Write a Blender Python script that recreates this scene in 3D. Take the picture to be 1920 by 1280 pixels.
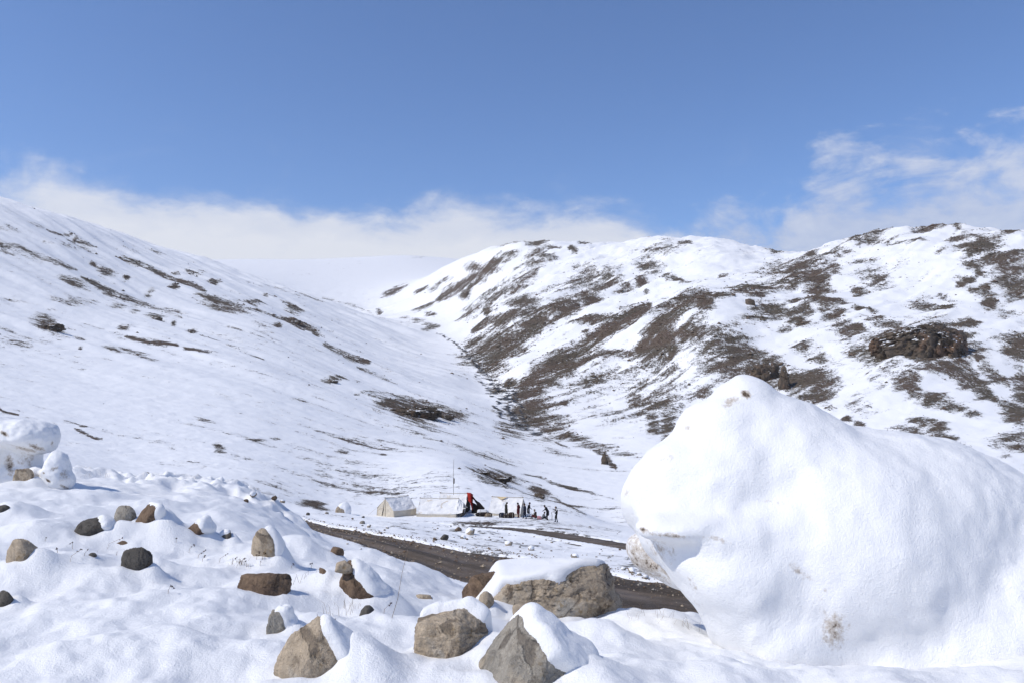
import bpy, bmesh, math, random
import numpy as np
from mathutils import Vector, Matrix

for _o in list(bpy.data.objects):
    bpy.data.objects.remove(_o, do_unlink=True)
scene = bpy.context.scene
COL = scene.collection
random.seed(7)
RNG = np.random.default_rng(7)

# ------------------------------------------------------------------ camera
FPX = 1493.0                 # focal length in pixels of a 1920 px wide frame
PITCH = math.atan(90.0 / FPX)
CP, SP = math.cos(PITCH), math.sin(PITCH)
cam_d = bpy.data.cameras.new('camera')
cam_d.sensor_width = 36.0
cam_d.lens = 36.0 * FPX / 1920.0
cam_d.clip_start = 0.1
cam_d.clip_end = 30000.0
cam = bpy.data.objects.new('camera', cam_d)
COL.objects.link(cam)
cam.location = (0, 0, 0)
cam.rotation_euler = (math.pi / 2 + PITCH, 0, 0)
scene.camera = cam

# ------------------------------------------------------------------ light
SUN_EL, SUN_AZ = math.radians(47), math.radians(-111)   # azimuth from +Y towards +X
sx, sy, sz = math.sin(SUN_AZ) * math.cos(SUN_EL), math.cos(SUN_AZ) * math.cos(SUN_EL), math.sin(SUN_EL)
sun_d = bpy.data.lights.new('sun', 'SUN')
sun_d.energy = 3.05
sun_d.angle = math.radians(0.53)
sun_d.color = (1.0, 0.945, 0.86)
sun = bpy.data.objects.new('sun', sun_d)
COL.objects.link(sun)
sun.rotation_euler = Vector((sx, sy, sz)).to_track_quat('Z', 'Y').to_euler()

vs = scene.view_settings
vs.view_transform = 'Standard'
vs.look = 'None'
vs.exposure = 0.20
vs.gamma = 1.0
vs.use_curve_mapping = False
scene.display_settings.display_device = 'sRGB'
scene.cycles.max_bounces = 6
scene.cycles.diffuse_bounces = 4
scene.cycles.use_denoising = True
scene.cycles.adaptive_threshold = 0.004

# ------------------------------------------------------------------ node helpers
class NT:
    def __init__(self, tree):
        self.t = tree
        self.n = tree.nodes
        self.l = tree.links
    def node(self, typ, **kw):
        nd = self.n.new(typ)
        for k, v in kw.items():
            setattr(nd, k, v)
        return nd
    def put(self, sock, v):
        if isinstance(v, bpy.types.NodeSocket):
            self.l.new(v, sock)
        else:
            sock.default_value = v
    def math(self, op, a, b=None, c=None, clamp=False):
        nd = self.node('ShaderNodeMath', operation=op, use_clamp=clamp)
        self.put(nd.inputs[0], a)
        if b is not None: self.put(nd.inputs[1], b)
        if c is not None: self.put(nd.inputs[2], c)
        return nd.outputs[0]
    def vmath(self, op, a, b=None):
        nd = self.node('ShaderNodeVectorMath', operation=op)
        self.put(nd.inputs[0], a)
        if b is not None: self.put(nd.inputs[1], b)
        return nd.outputs[0]
    def noise(self, vec, scale, detail=4, rough=0.55, dist=0.0):
        nd = self.node('ShaderNodeTexNoise')
        if vec is not None: self.put(nd.inputs['Vector'], vec)
        nd.inputs['Scale'].default_value = scale
        nd.inputs['Detail'].default_value = detail
        nd.inputs['Roughness'].default_value = rough
        nd.inputs['Distortion'].default_value = dist
        return nd.outputs['Fac']
    def smooth(self, x, lo, hi, to0=0.0, to1=1.0):
        nd = self.node('ShaderNodeMapRange', interpolation_type='SMOOTHSTEP')
        self.put(nd.inputs[0], x)
        self.put(nd.inputs[1], lo); self.put(nd.inputs[2], hi)
        self.put(nd.inputs[3], to0); self.put(nd.inputs[4], to1)
        return nd.outputs[0]
    def mix(self, fac, a, b, blend='MIX'):
        nd = self.node('ShaderNodeMix', data_type='RGBA', blend_type=blend)
        self.put(nd.inputs[0], fac)
        self.put(nd.inputs[6], a if isinstance(a, bpy.types.NodeSocket) else (*a, 1))
        self.put(nd.inputs[7], b if isinstance(b, bpy.types.NodeSocket) else (*b, 1))
        return nd.outputs[2]
    def attr(self, name):
        return self.node('ShaderNodeAttribute', attribute_name=name).outputs['Fac']
    def bump(self, h, strength=1.0, dist=0.02, normal=None):
        nd = self.node('ShaderNodeBump')
        nd.inputs['Strength'].default_value = strength
        nd.inputs['Distance'].default_value = dist
        self.put(nd.inputs['Height'], h)
        if normal is not None: self.put(nd.inputs['Normal'], normal)
        return nd.outputs[0]
    def pos(self):
        return self.node('ShaderNodeNewGeometry').outputs['Position']

def new_mat(name, rough=0.8):
    m = bpy.data.materials.new(name)
    m.use_nodes = True
    nt = NT(m.node_tree)
    b = m.node_tree.nodes['Principled BSDF']
    b.inputs['Roughness'].default_value = rough
    b.inputs['Specular IOR Level'].default_value = 0.25
    return m, nt, b

# ------------------------------------------------------------------ sky
def row_el(row):
    return math.tan(math.atan((640 - row) / FPX) + PITCH)

world = bpy.data.worlds.new('World')
scene.world = world
world.use_nodes = True
W = NT(world.node_tree)
for nd in list(W.n):
    W.n.remove(nd)
sky = W.node('ShaderNodeTexSky', sky_type='NISHITA')
sky.sun_disc = False
sky.sun_elevation = SUN_EL
sky.sun_rotation = SUN_AZ
sky.altitude = 4000
sky.air_density = 1.15
sky.dust_density = 0.6
sky.ozone_density = 3.0
SKY_STRENGTH = 0.152
gen = W.node('ShaderNodeTexCoord').outputs['Generated']
sep = W.node('ShaderNodeSeparateXYZ'); W.l.new(gen, sep.inputs[0])
hyp = W.math('SQRT', W.math('ADD', W.math('MULTIPLY', sep.outputs[0], sep.outputs[0]), W.math('MULTIPLY', sep.outputs[1], sep.outputs[1])))
el = W.math('DIVIDE', sep.outputs[2], W.math('MAXIMUM', hyp, 1e-3))
az = W.math('ARCTAN2', sep.outputs[0], sep.outputs[1])
az01 = W.math('MULTIPLY_ADD', az, 1 / (2 * math.pi), 0.5)
def az_curve(pts):
    nd = W.node('ShaderNodeFloatCurve')
    c = nd.mapping.curves[0]
    ps = [(0.0, pts[0][1])] + [(math.atan((p - 960) / FPX) / (2 * math.pi) + 0.5, v) for p, v in pts[1:-1]] + [(1.0, pts[0][1])]
    c.points[0].location = ps[0]; c.points[1].location = ps[-1]
    for q in ps[1:-1]:
        c.points.new(*q)
    for q in c.points:
        q.handle_type = 'AUTO_CLAMPED'
    nd.mapping.update()
    W.put(nd.inputs['Value'], az01)
    return nd.outputs[0]
comb = W.node('ShaderNodeCombineXYZ')
W.put(comb.inputs[0], W.math('MULTIPLY', az, 1.0)); W.put(comb.inputs[1], W.math('MULTIPLY', el, 1.9)); comb.inputs[2].default_value = 0.37
cv = comb.outputs[0]
n1 = W.noise(cv, 3.6, 7, 0.56, 0.25)
n2 = W.noise(cv, 9.0, 8, 0.6, 0.5)
n3 = W.noise(cv, 24.0, 6, 0.62, 0.2)
nn = W.math('ADD', W.math('MULTIPLY', W.math('SUBTRACT', n1, 0.5), 0.10), W.math('ADD', W.math('MULTIPLY', W.math('SUBTRACT', n2, 0.5), 0.085), W.math('MULTIPLY', W.math('SUBTRACT', n3, 0.5), 0.036)))
# the long bank lying behind the valley
top = az_curve([(0, 0.22), (-400, 0.225), (0, 0.238), (120, 0.244), (300, 0.240), (600, 0.236), (900, 0.236), (1080, 0.243), (1180, 0.225), (1280, 0.19), (1400, 0.15), (1550, 0.15), (1800, 0.16), (2100, 0.18), (9, 0.22)])
d = W.math('SUBTRACT', W.math('ADD', top, nn), el)
bank = W.smooth(d, -0.008, 0.045)
# looser cumulus on the right
top2 = az_curve([(0, 0.20), (-200, 0.0), (800, 0.10), (1150, 0.15), (1290, 0.185), (1400, 0.225), (1480, 0.225), (1560, 0.285), (1700, 0.285), (1850, 0.27), (2100, 0.25), (9, 0.20)])
nn2 = W.math('ADD', W.math('MULTIPLY', W.math('SUBTRACT', n2, 0.5), 0.30), W.math('ADD', W.math('MULTIPLY', W.math('SUBTRACT', n1, 0.5), 0.18), W.math('MULTIPLY', W.math('SUBTRACT', n3, 0.5), 0.09)))
d2 = W.math('SUBTRACT', W.math('ADD', top2, nn2), el)
cum = W.math('MULTIPLY', W.smooth(d2, -0.032, 0.055), 0.80)
# thin wisps
comb2 = W.node('ShaderNodeCombineXYZ')
W.put(comb2.inputs[0], W.math('MULTIPLY', az, 1.3)); W.put(comb2.inputs[1], W.math('MULTIPLY', el, 2.2)); comb2.inputs[2].default_value = 4.1
w1 = W.noise(comb2.outputs[0], 5.0, 8, 0.65, 0.8)
wisp = W.math('MULTIPLY', W.math('MULTIPLY', W.smooth(w1, 0.52, 0.8), W.smooth(el, 0.34, 0.2)), 0.30)
cov = W.math('SUBTRACT', 1.0, W.math('MULTIPLY', W.math('SUBTRACT', 1.0, W.math('MULTIPLY', bank, 0.9)), W.math('MULTIPLY', W.math('SUBTRACT', 1.0, cum), W.math('SUBTRACT', 1.0, wisp))))
bright = W.math('ADD', W.math('ADD', W.smooth(d, 0.004, 0.05, 0.95, 0.52), W.smooth(d, 0.05, 0.15, 0.0, 0.55)), W.math('ADD', W.math('MULTIPLY', W.math('SUBTRACT', n2, 0.5), 0.9), W.math('ADD', W.math('MULTIPLY', W.math('SUBTRACT', n3, 0.5), 0.7), W.smooth(el, 0.205, 0.165, 0.0, 0.6))), clamp=True)
bcol = W.mix(bright, (0.68, 0.74, 0.89), (0.95, 0.96, 1.0))
cb = W.math('ADD', W.smooth(d2, 0.0, 0.22, 0.25, 0.75), W.math('ADD', W.math('MULTIPLY', W.math('SUBTRACT', n2, 0.5), 1.6), W.math('MULTIPLY', W.math('SUBTRACT', n3, 0.5), 1.0)), clamp=True)
ccol = W.mix(bank, W.mix(cb, (0.58, 0.645, 0.83), (0.88, 0.905, 0.975)), bcol)
bg1 = W.node('ShaderNodeBackground'); 
skyc = W.node('ShaderNodeHueSaturation'); skyc.inputs['Saturation'].default_value = 1.13; skyc.inputs['Hue'].default_value = 0.505; skyc.inputs['Value'].default_value = 1.0
W.l.new(sky.outputs[0], skyc.inputs['Color'])
W.l.new(skyc.outputs[0], bg1.inputs[0]); bg1.inputs[1].default_value = SKY_STRENGTH
bg2 = W.node('ShaderNodeBackground'); W.l.new(ccol, bg2.inputs[0]); bg2.inputs[1].default_value = 0.86
mixw = W.node('ShaderNodeMixShader')
W.put(mixw.inputs[0], cov); W.l.new(bg1.outputs[0], mixw.inputs[1]); W.l.new(bg2.outputs[0], mixw.inputs[2])
wo = W.node('ShaderNodeOutputWorld'); W.l.new(mixw.outputs[0], wo.inputs[0])

# ------------------------------------------------------------------ object helpers
def tag(o, label=None, cat=None, group=None, kind=None):
    if label: o['label'] = label
    if cat: o['category'] = cat
    if group: o['group'] = group
    if kind: o['kind'] = kind
    return o

def link(name, me, parent=None):
    o = bpy.data.objects.new(name, me)
    COL.objects.link(o)
    if parent is not None:
        o.parent = parent
    return o

def empty(name, loc, rz=0.0):
    o = link(name, None)
    o.location = loc
    o.rotation_euler = (0, 0, rz)
    o.empty_display_size = 0.2
    return o

def mesh_np(name, V, F, mats, smooth=True, attrs=None):
    """V (n,3), F (m,k) int array with one k for all faces"""
    me = bpy.data.meshes.new(name)
    V = np.ascontiguousarray(V, np.float32); F = np.ascontiguousarray(F, np.int32)
    m, k = F.shape
    me.vertices.add(len(V)); me.loops.add(m * k); me.polygons.add(m)
    me.vertices.foreach_set('co', V.ravel())
    me.loops.foreach_set('vertex_index', F.ravel())
    me.polygons.foreach_set('loop_start', np.arange(0, m * k, k, dtype=np.int32))
    me.polygons.foreach_set('loop_total', np.full(m, k, np.int32))
    me.polygons.foreach_set('use_smooth', np.full(m, smooth))
    for mt in (mats if isinstance(mats, (list, tuple)) else [mats]):
        me.materials.append(mt)
    if attrs:
        for an, av in attrs.items():
            a = me.attributes.new(an, 'FLOAT', 'POINT')
            a.data.foreach_set('value', np.ascontiguousarray(av, np.float32))
    me.update(calc_edges=True)
    return me

# ------------------------------------------------------------------ numpy noise
def _hash(ix, iy, iz, seed):
    h = (ix.astype(np.uint32) * np.uint32(374761393) + iy.astype(np.uint32) * np.uint32(668265263)
         + iz.astype(np.uint32) * np.uint32(2147483647 - 91) + np.uint32(seed * 7919 + 13))
    h = (h ^ (h >> np.uint32(13))) * np.uint32(1274126177)
    return h ^ (h >> np.uint32(16))
_G = np.random.default_rng(3).normal(size=(64, 3)); _G /= np.linalg.norm(_G, axis=1)[:, None]
_G = _G.astype(np.float32)
def _perlin(P, seed):
    Pi = np.floor(P).astype(np.int64); Pf = (P - Pi).astype(np.float32)
    u = Pf * Pf * Pf * (Pf * (Pf * 6 - 15) + 10)
    out = np.zeros(len(P), np.float32)
    for dx in (0, 1):
        wx = u[:, 0] if dx else 1 - u[:, 0]
        for dy in (0, 1):
            wy = u[:, 1] if dy else 1 - u[:, 1]
            for dz in (0, 1):
                wz = u[:, 2] if dz else 1 - u[:, 2]
                g = _G[_hash(Pi[:, 0] + dx, Pi[:, 1] + dy, Pi[:, 2] + dz, seed) & np.uint32(63)]
                dd = g[:, 0] * (Pf[:, 0] - dx) + g[:, 1] * (Pf[:, 1] - dy) + g[:, 2] * (Pf[:, 2] - dz)
                out += wx * wy * wz * dd
    return out * 1.6
def perlin(P, seed=0):
    P = np.asarray(P, np.float64)
    old = np.seterr(over='ignore')
    res = np.concatenate([_perlin(P[i:i + 200000], seed) for i in range(0, len(P), 200000)]) if len(P) else np.zeros(0, np.float32)
    np.seterr(**old)
    return res
def fbm(P, octs=4, seed=0, gain=0.5):
    P = np.asarray(P, np.float64)
    s = np.zeros(len(P), np.float32); a = 1.0
    for i in range(octs):
        s += a * perlin(P * (2.03 ** i) + 17.3 * i, seed + i); a *= gain
    return s
def P3(x, y, z=None, k=1.0):
    return np.stack([np.ravel(x) * k, np.ravel(y) * k, (np.zeros(np.size(x)) if z is None else np.ravel(z)) * k], 1)
def sstep(x, a, b):
    t = np.clip((x - a) / (b - a), 0, 1)
    return t * t * (3 - 2 * t)

# ------------------------------------------------------------------ pixel <-> place
def px_uE(px, row):
    E = np.tan(np.arctan((640 - np.asarray(row, float)) / FPX) + PITCH)
    u = (np.asarray(px, float) - 960) / FPX * (CP + E * SP)
    return u, E
def place(px, row, y):
    u, E = px_uE(px, row)
    return np.array([u * y, y, E * y])
def uE_px(u, E):
    return 960 + FPX * u / (CP + E * SP), 640 - FPX * np.tan(np.arctan(E) - PITCH)
# ------------------------------------------------------------------ terrain: heights interpolated between surveyed points (px, row, distance)
S = []   # (px, row, y)
def prof(px, pairs):
    for y, row in pairs:
        S.append((px, row, y))
prof(-350, [(1.6, 2000), (4, 1290), (7, 1040), (11, 900), (15, 875), (25, 890), (60, 880), (90, 820), (150, 700), (250, 540), (400, 370), (560, 250), (700, 245), (1000, 330), (2000, 430)])
prof(0, [(1.6, 2040), (4, 1290), (6, 1090), (9, 960), (12, 905), (15, 888), (22, 905), (35, 925), (60, 895), (90, 850), (150, 765), (210, 690), (300, 590), (400, 490), (500, 425), (600, 376), (690, 380), (900, 410), (1500, 470), (3000, 500)])
prof(120, [(6, 1100), (9, 968), (12, 912), (15, 890), (22, 912), (40, 925), (90, 868)])
prof(240, [(1.6, 2040), (4, 1290), (6, 1105), (9, 985), (12, 930), (16, 905), (24, 925), (40, 938), (70, 915), (100, 885), (160, 795), (260, 680), (400, 580), (600, 497), (750, 452), (820, 440), (950, 455), (1500, 485), (3000, 490)])
prof(480, [(1.6, 2040), (4, 1290), (6, 1125), (9, 1010), (13, 960), (18, 940), (24, 936), (34, 945), (50, 945), (80, 925), (120, 880), (180, 805), (270, 715), (400, 635), (600, 575), (800, 538), (980, 520), (1150, 540), (1500, 535), (2200, 510), (3200, 486), (4500, 500)])
prof(610, [(9, 1040), (12, 1030), (16, 1018), (24, 1024), (34, 1016), (70, 960), (95, 958)])
prof(720, [(1.6, 2040), (4, 1290), (6, 1150), (8.5, 1074), (12, 1054), (20, 1090), (30, 1062), (55, 985), (75, 972), (95, 968), (112, 940), (140, 900), (200, 842), (280, 780), (400, 725), (600, 670), (800, 628), (1000, 598), (1150, 602), (1500, 570), (2000, 535), (2800, 500), (3500, 480), (4500, 495)])
prof(860, [(4, 1290), (6, 1170), (8.5, 1122), (11, 1103), (16, 1150), (25, 1118), (55, 1005), (95, 968), (108, 938), (125, 908), (148, 880), (180, 862), (250, 832), (330, 795), (450, 742), (600, 702), (790, 660), (900, 632), (1050, 590), (1200, 550), (1350, 512), (1480, 488), (1700, 495), (3000, 500)])
prof(960, [(1.6, 2040), (4, 1290), (6, 1200), (8, 1155), (10, 1130), (14, 1180), (22, 1150), (50, 1020), (95, 969), (108, 952), (122, 930), (138, 912), (150, 918), (175, 915), (220, 885), (300, 838), (400, 797), (430, 780), (500, 728), (600, 690), (700, 655), (800, 615), (900, 575), (1000, 540), (1150, 492), (1250, 460), (1400, 470), (2000, 510)])
prof(1080, [(4, 1290), (6, 1210), (8, 1180), (10, 1155), (14, 1200), (22, 1180), (50, 1030), (95, 979), (108, 967), (120, 953), (140, 962), (160, 958), (200, 920), (280, 865), (340, 835), (380, 808), (450, 758), (520, 705), (600, 655), (680, 610), (800, 572), (900, 538), (1050, 490), (1200, 456), (1400, 475), (2000, 510)])
prof(1150, [(95, 993), (108, 984), (118, 986), (150, 975)])
prof(1220, [(1.6, 2040), (4, 1290), (6, 1215), (8, 1195), (12, 1250), (20, 1230), (50, 1040), (95, 1000), (110, 995), (150, 960), (200, 915), (280, 865), (330, 832), (400, 780), (470, 718), (540, 640), (610, 585), (680, 570), (800, 540), (950, 488), (1100, 449), (1300, 470), (2000, 500)])
prof(1340, [(4, 1285), (6, 1208), (8, 1198), (12, 1225), (20, 1215), (50, 1060), (95, 1010), (150, 950), (200, 905), (330, 825), (400, 765), (480, 650), (560, 570), (620, 545), (720, 528), (850, 490), (1000, 452), (1060, 447), (1250, 468)])
prof(1440, [(4, 1290), (5.2, 1240), (6, 1222), (300, 845), (360, 785), (420, 718), (500, 640), (600, 560), (700, 525), (850, 495), (960, 472), (1100, 476), (1500, 490)])
prof(1560, [(280, 855), (340, 785), (420, 698), (520, 600), (620, 540), (720, 495), (830, 461), (950, 470)])
prof(1700, [(1.6, 2040), (4, 1300), (5.2, 1250), (6, 1235), (9, 1200), (14, 1210), (22, 1190), (50, 1050), (95, 1000), (150, 945), (200, 905), (260, 858), (320, 785), (390, 690), (440, 635), (520, 595), (600, 548), (700, 480), (790, 436), (900, 442), (1500, 480)])
prof(1920, [(240, 878), (300, 800), (400, 690), (500, 600), (600, 520), (700, 455), (770, 437), (900, 446)])
prof(2300, [(1.6, 2040), (4, 1280), (6, 1200), (9, 1180), (14, 1195), (22, 1175), (50, 1040), (95, 990), (150, 940), (240, 865), (400, 690), (600, 520), (740, 445), (900, 455), (1500, 480)])
# skylines
for p, r, y in [(87, 401, 650), (184, 427, 760), (324, 473, 880), (385, 488, 930), (430, 503, 960), (569, 550, 1020), (634, 571, 1030), (789, 618, 960)]:
    S.append((p, r, y))
for p, r in [(550, 487), (640, 484), (760, 479), (847, 486)]:
    S.append((p, r, 3500))
for p, r, y in [(910, 470, 1350), (1020, 457, 1230), (1300, 445, 1080), (1380, 460, 1010), (1620, 445, 810), (1800, 431, 780)]:
    S.append((p, r, y))
# bed of the stream
STREAM = [(1150, 858, 300), (1040, 826, 350), (1005, 812, 380), (968, 797, 405), (958, 775, 440), (942, 738, 530), (925, 718, 590), (905, 698, 650), (893, 684, 700), (870, 660, 790), (848, 640, 870), (820, 624, 960)]
S += [t for t in STREAM]
# edges of the dirt road
ROAD_FAR = [(380, 940, 68), (480, 958, 60), (562, 972.5, 54), (620, 989, 49.5), (700, 1002, 46), (800, 1021, 42.5), (950, 1047, 39), (1060, 1067, 37), (1170, 1086, 35.3), (1280, 1100, 34), (1420, 1120, 32.3), (1700, 1150, 30)]
ROAD_NEAR = [(330, 945, 62), (420, 962, 54), (540, 980, 48), (600, 999, 44.5), (660, 1015, 41.5), (740, 1043, 38), (860, 1087, 33.8), (1000, 1126, 31), (1180, 1166, 28.3), (1330, 1183, 27), (1450, 1200, 25.8), (1800, 1235, 24)]
S += ROAD_FAR + ROAD_NEAR
TRACK = [(800, 979, 74), (860, 985, 70.3), (930, 988, 68.3), (1000, 994.5, 65.5), (1080, 1007.5, 61), (1172, 1022, 56.5), (1300, 1045, 50.5), (1420, 1065, 46)]
S += TRACK
S = np.array(S, float)
_u, _E = px_uE(S[:, 0], S[:, 1]); _s = np.log(S[:, 2])
KU = 2.4
_X = np.stack([_u * KU, _s], 1)
def _kern(r2):
    return 0.5 * r2 * np.log(r2 + 1e-12)
_n = len(_X)
_A = np.zeros((_n + 3, _n + 3))
_A[:_n, :_n] = _kern(((_X[:, None] - _X[None]) ** 2).sum(-1)) + np.eye(_n) * 2e-4
_A[:_n, _n] = 1; _A[:_n, _n + 1:] = _X
_A[_n, :_n] = 1; _A[_n + 1:, :_n] = _X.T
_w = np.linalg.solve(_A, np.concatenate([_E, np.zeros(3)]))
def baseE(u, y):
    u = np.clip(np.asarray(u, float).ravel(), -0.86, 0.9); s = np.log(np.asarray(y, float).ravel())
    out = np.empty(len(u))
    for i in range(0, len(u), 20000):
        q = np.stack([u[i:i + 20000] * KU, s[i:i + 20000]], 1)
        r2 = ((q[:, None, 0] - _X[None, :, 0]) ** 2 + (q[:, None, 1] - _X[None, :, 1]) ** 2)
        out[i:i + 20000] = _kern(r2) @ _w[:_n] + _w[_n] + q @ _w[_n + 1:]
    return out

def polydist(x, y, P):
    """distance to a polyline and position along it (0..len-1)"""
    best = np.full(len(x), 1e9); tt = np.zeros(len(x))
    for i in range(len(P) - 1):
        a, b = P[i], P[i + 1]
        dx, dy = b[0] - a[0], b[1] - a[1]
        t = np.clip(((x - a[0]) * dx + (y - a[1]) * dy) / (dx * dx + dy * dy + 1e-12), 0, 1)
        dd = np.hypot(x - a[0] - t * dx, y - a[1] - t * dy)
        m = dd < best
        best[m] = dd[m]; tt[m] = i + t[m]
    return best, tt

def ctrl_xy(L):
    return [tuple(place(*q)[:2]) for q in L]
ROAD_F, ROAD_N = ctrl_xy(ROAD_FAR), ctrl_xy(ROAD_NEAR)
TRACK_C = ctrl_xy(TRACK)
STREAM_C = ctrl_xy(STREAM)
def inside_road(x, y):
    """signed distance into the road: positive inside"""
    def side(P):
        P = sorted(P)
        return np.interp(x, [p[0] for p in P], [p[1] for p in P])
    yf, yn = side(ROAD_F), side(ROAD_N)
    return np.minimum((yf - y), (y - yn)) * 0.72 + 0.45
def in_track(x, y):
    d, t = polydist(x, y, TRACK_C)
    w = np.interp(t, [0, 1, 2, 7], [1.0, 2.1, 2.6, 2.8])
    return w - d

# mounds of snow over buried stones: (px, row, y, radius across, radius along, height)
MOUNDS = []
DRIFTS = []     # snow banked up against each rock, added once the rocks stand
USE_DRIFTS = [False]
def relief(x, y):
    """everything finer than the surveyed points, in metres"""
    z = np.zeros(len(x))
    near = sstep(y, 40, 20)
    lum = sstep(y, 13, 17) * sstep(y, 60, 34)
    if near.max() > 0 or lum.max() > 0:
        m = y < 62
        X, Y = x[m], y[m]
        l1 = fbm(P3(X, Y, k=0.75), 3, 11); l2 = fbm(P3(X, Y, k=2.3), 3, 12); l3 = fbm(P3(X, Y, k=7.0), 3, 13)
        zz = near[m] * (0.070 * l1 + 0.044 * l2 + 0.009 * l3) * sstep(Y, 0.5, 3)
        lm = np.abs(fbm(P3(X, Y, k=0.85), 3, 14)); lm2 = np.abs(fbm(P3(X, Y, k=1.9), 2, 15))
        zz += lum[m] * sstep(-X / Y, .215, .29) * (0.36 * (0.5 - lm) + 0.26 * (0.45 - lm2))
        for mx, my, ra, rl, h in (MOUNDS + DRIFTS if USE_DRIFTS[0] else MOUNDS):
            q = ((X - mx) / ra) ** 2 + ((Y - my) / rl) ** 2
            zz += h * np.exp(-q ** 1.25 * 0.9)
        z[m] += zz
    far = sstep(y, 28, 60)
    if far.max() > 0:
        m = y > 28
        X, Y = x[m], y[m]
        a = far[m]
        camp = 1 - 0.75 * (sstep(Y, 82, 90) * sstep(Y, 116, 106))
        n1 = fbm(P3(X, Y, k=1 / 5.0), 4, 21)
        zz = a * camp * 0.16 * n1
        n0 = fbm(P3(X, Y, k=1 / 1.3), 2, 27)
        zz += a * 0.05 * n0 * sstep(Y, 300, 80)
        h = sstep(Y, 110, 300)
        if h.max() > 0:
            k = h > 0
            Xh, Yh = X[k], Y[k]
            big = fbm(P3(Xh, Yh, k=1 / 150.0), 3, 31)
            # gullies run down the slopes: stretched along the fall line on either side of the stream
            right = Xh > np.interp(Yh, [p[1] for p in STREAM_C[:]], [p[0] for p in STREAM_C[:]])
            ca, sa = np.where(right, 0.80, 0.92), np.where(right, 0.60, -0.39)
            A = (Xh * ca + Yh * sa) / 260.0; B = (-Xh * sa + Yh * ca) / 62.0
            g = 1 - np.abs(fbm(np.stack([A, B, np.where(right, 0.0, 50.0)], 1), 4, 33, 0.55))
            med = fbm(P3(Xh, Yh, k=1 / 34.0), 4, 36)
            amp = h[k] * np.clip(Yh / 600, 0.3, 1.6)
            dd = np.abs(Xh - np.interp(Yh, [p[1] for p in STREAM_C], [p[0] for p in STREAM_C]))
            calm = sstep(dd, 4, 60)
            amp = amp * sstep(Yh, 2400, 1000)
            zz[k] += amp * (0.15 + 0.85 * calm) * (2.6 * big + np.where(right, 6.5, 4.6) * (g - 0.72) + np.where(right, 1.9, 0.75) * med)
        z[m] += zz
    return z

def ground(x, y, carve=True):
    x = np.atleast_1d(np.asarray(x, float)); y = np.atleast_1d(np.asarray(y, float))
    z = baseE(x / y, y) * y
    r = relief(x, y)
    if carve:
        m = (y > 18) & (y < 90)
        if m.any():
            X, Y = x[m], y[m]
            wob = 0.35 * fbm(P3(X, Y, k=0.45), 4, 41)
            ir = inside_road(X, Y) + wob
            it = in_track(X, Y) + 0.55 * wob + 0.2 * fbm(P3(X, Y, k=1.6), 2, 44)
            c = np.maximum(sstep(ir, -0.12, 0.25), sstep(it, -0.1, 0.2))
            rr = r[m]
            flat = np.maximum(sstep(ir, -2.2, -0.4), sstep(it, -1.2, -0.2))
            rr = rr * (1 - flat) + flat * 0.10
            r[m] = rr * (1 - c) + c * -0.16
    return z + r

def hit(px, row, y0=2.5, y1=160.0):
    """where the line of sight through a pixel first meets the ground"""
    u, E = px_uE(px, row)
    ys = np.exp(np.linspace(math.log(y0), math.log(y1), 900))
    g = ground(u * ys, ys)
    below = np.nonzero(g >= E * ys)[0]
    i = below[0] if len(below) else len(ys) - 1
    y = ys[i]
    return np.array([u * y, y, g[i]])
# humps of snow, placed where they stand (px, row of the base, distance, half width m, half depth m, height m)
for px, row, y, ra, rl, h in [
    (318, 1075, 8.2, .36, .32, .22), (560, 1065, 8.6, .34, .30, .17), (475, 1085, 7.4, .36, .22, .12), (940, 1175, 7.2, .22, .2, .13),
    (1125, 1235, 5.5, .40, .38, .24), (1215, 1195, 6.6, .42, .4, .20), (640, 1150, 6.4, .34, .24, .13), (720, 1120, 8.0, .5, .4, .13),
    (820, 1110, 9.0, .5, .4, .12), (860, 1235, 5.5, .5, .3, .07), (700, 1255, 5.2, .4, .3, .06), (30, 1010, 8.8, .3, .3, .13), (70, 1050, 8, .35, .3, .11),
    (150, 1130, 6.4, .7, .5, .10), (330, 1180, 5.6, .7, .5, .09), (420, 1010, 10.6, .35, .3, .12), (290, 1000, 10.8, .25, .3, .10),
    (160, 990, 11, .5, .3, .08), (560, 1130, 6.6, .5, .35, .08), (1290, 1225, 5.9, .4, .3, .06),
    (700, 1085, 9.3, .4, .3, .12), (790, 1075, 10.2, .5, .3, .12)]:
    p = place(px, row, y)
    MOUNDS.append((p[0], p[1], ra, rl, h))
# ------------------------------------------------------------------ ground that the wind has swept bare of snow
# outlines read off the two hillsides (px, row) and laid onto the slope itself through its surveyed points
PE = []   # ellipses: cx, cy, rx, ry, degrees (rising to the right positive), strength
PL = []   # strips: points, half width, strength
def z7(cx, cy, rx, ry, a=0, s=1.0):
    PE.append((1200 + cx * .375, 400 + cy * .375, rx * .375, ry * .375, a, s))
def z6(cx, cy, rx, ry, a=0, s=1.0):
    PE.append((660 + cx * .3906, 400 + cy * .3906, rx * .3906, ry * .3906, a, s))
def z5(cx, cy, rx, ry, a=0, s=1.0):
    PE.append((cx * .4375, 340 + cy * .4375, rx * .4375, ry * .42, a, s * .90))
def l7(pts, w, s=1.0):
    PL.append(([(1200 + x * .375, 400 + y * .375) for x, y in pts], w * .1875, s))
def l6(pts, w, s=1.0):
    PL.append(([(660 + x * .3906, 400 + y * .3906) for x, y in pts], w * .1953, s))
def l5(pts, w, s=1.0):
    PL.append(([(x * .4375, 340 + y * .4375) for x, y in pts], w * .19, s * .95))
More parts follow.
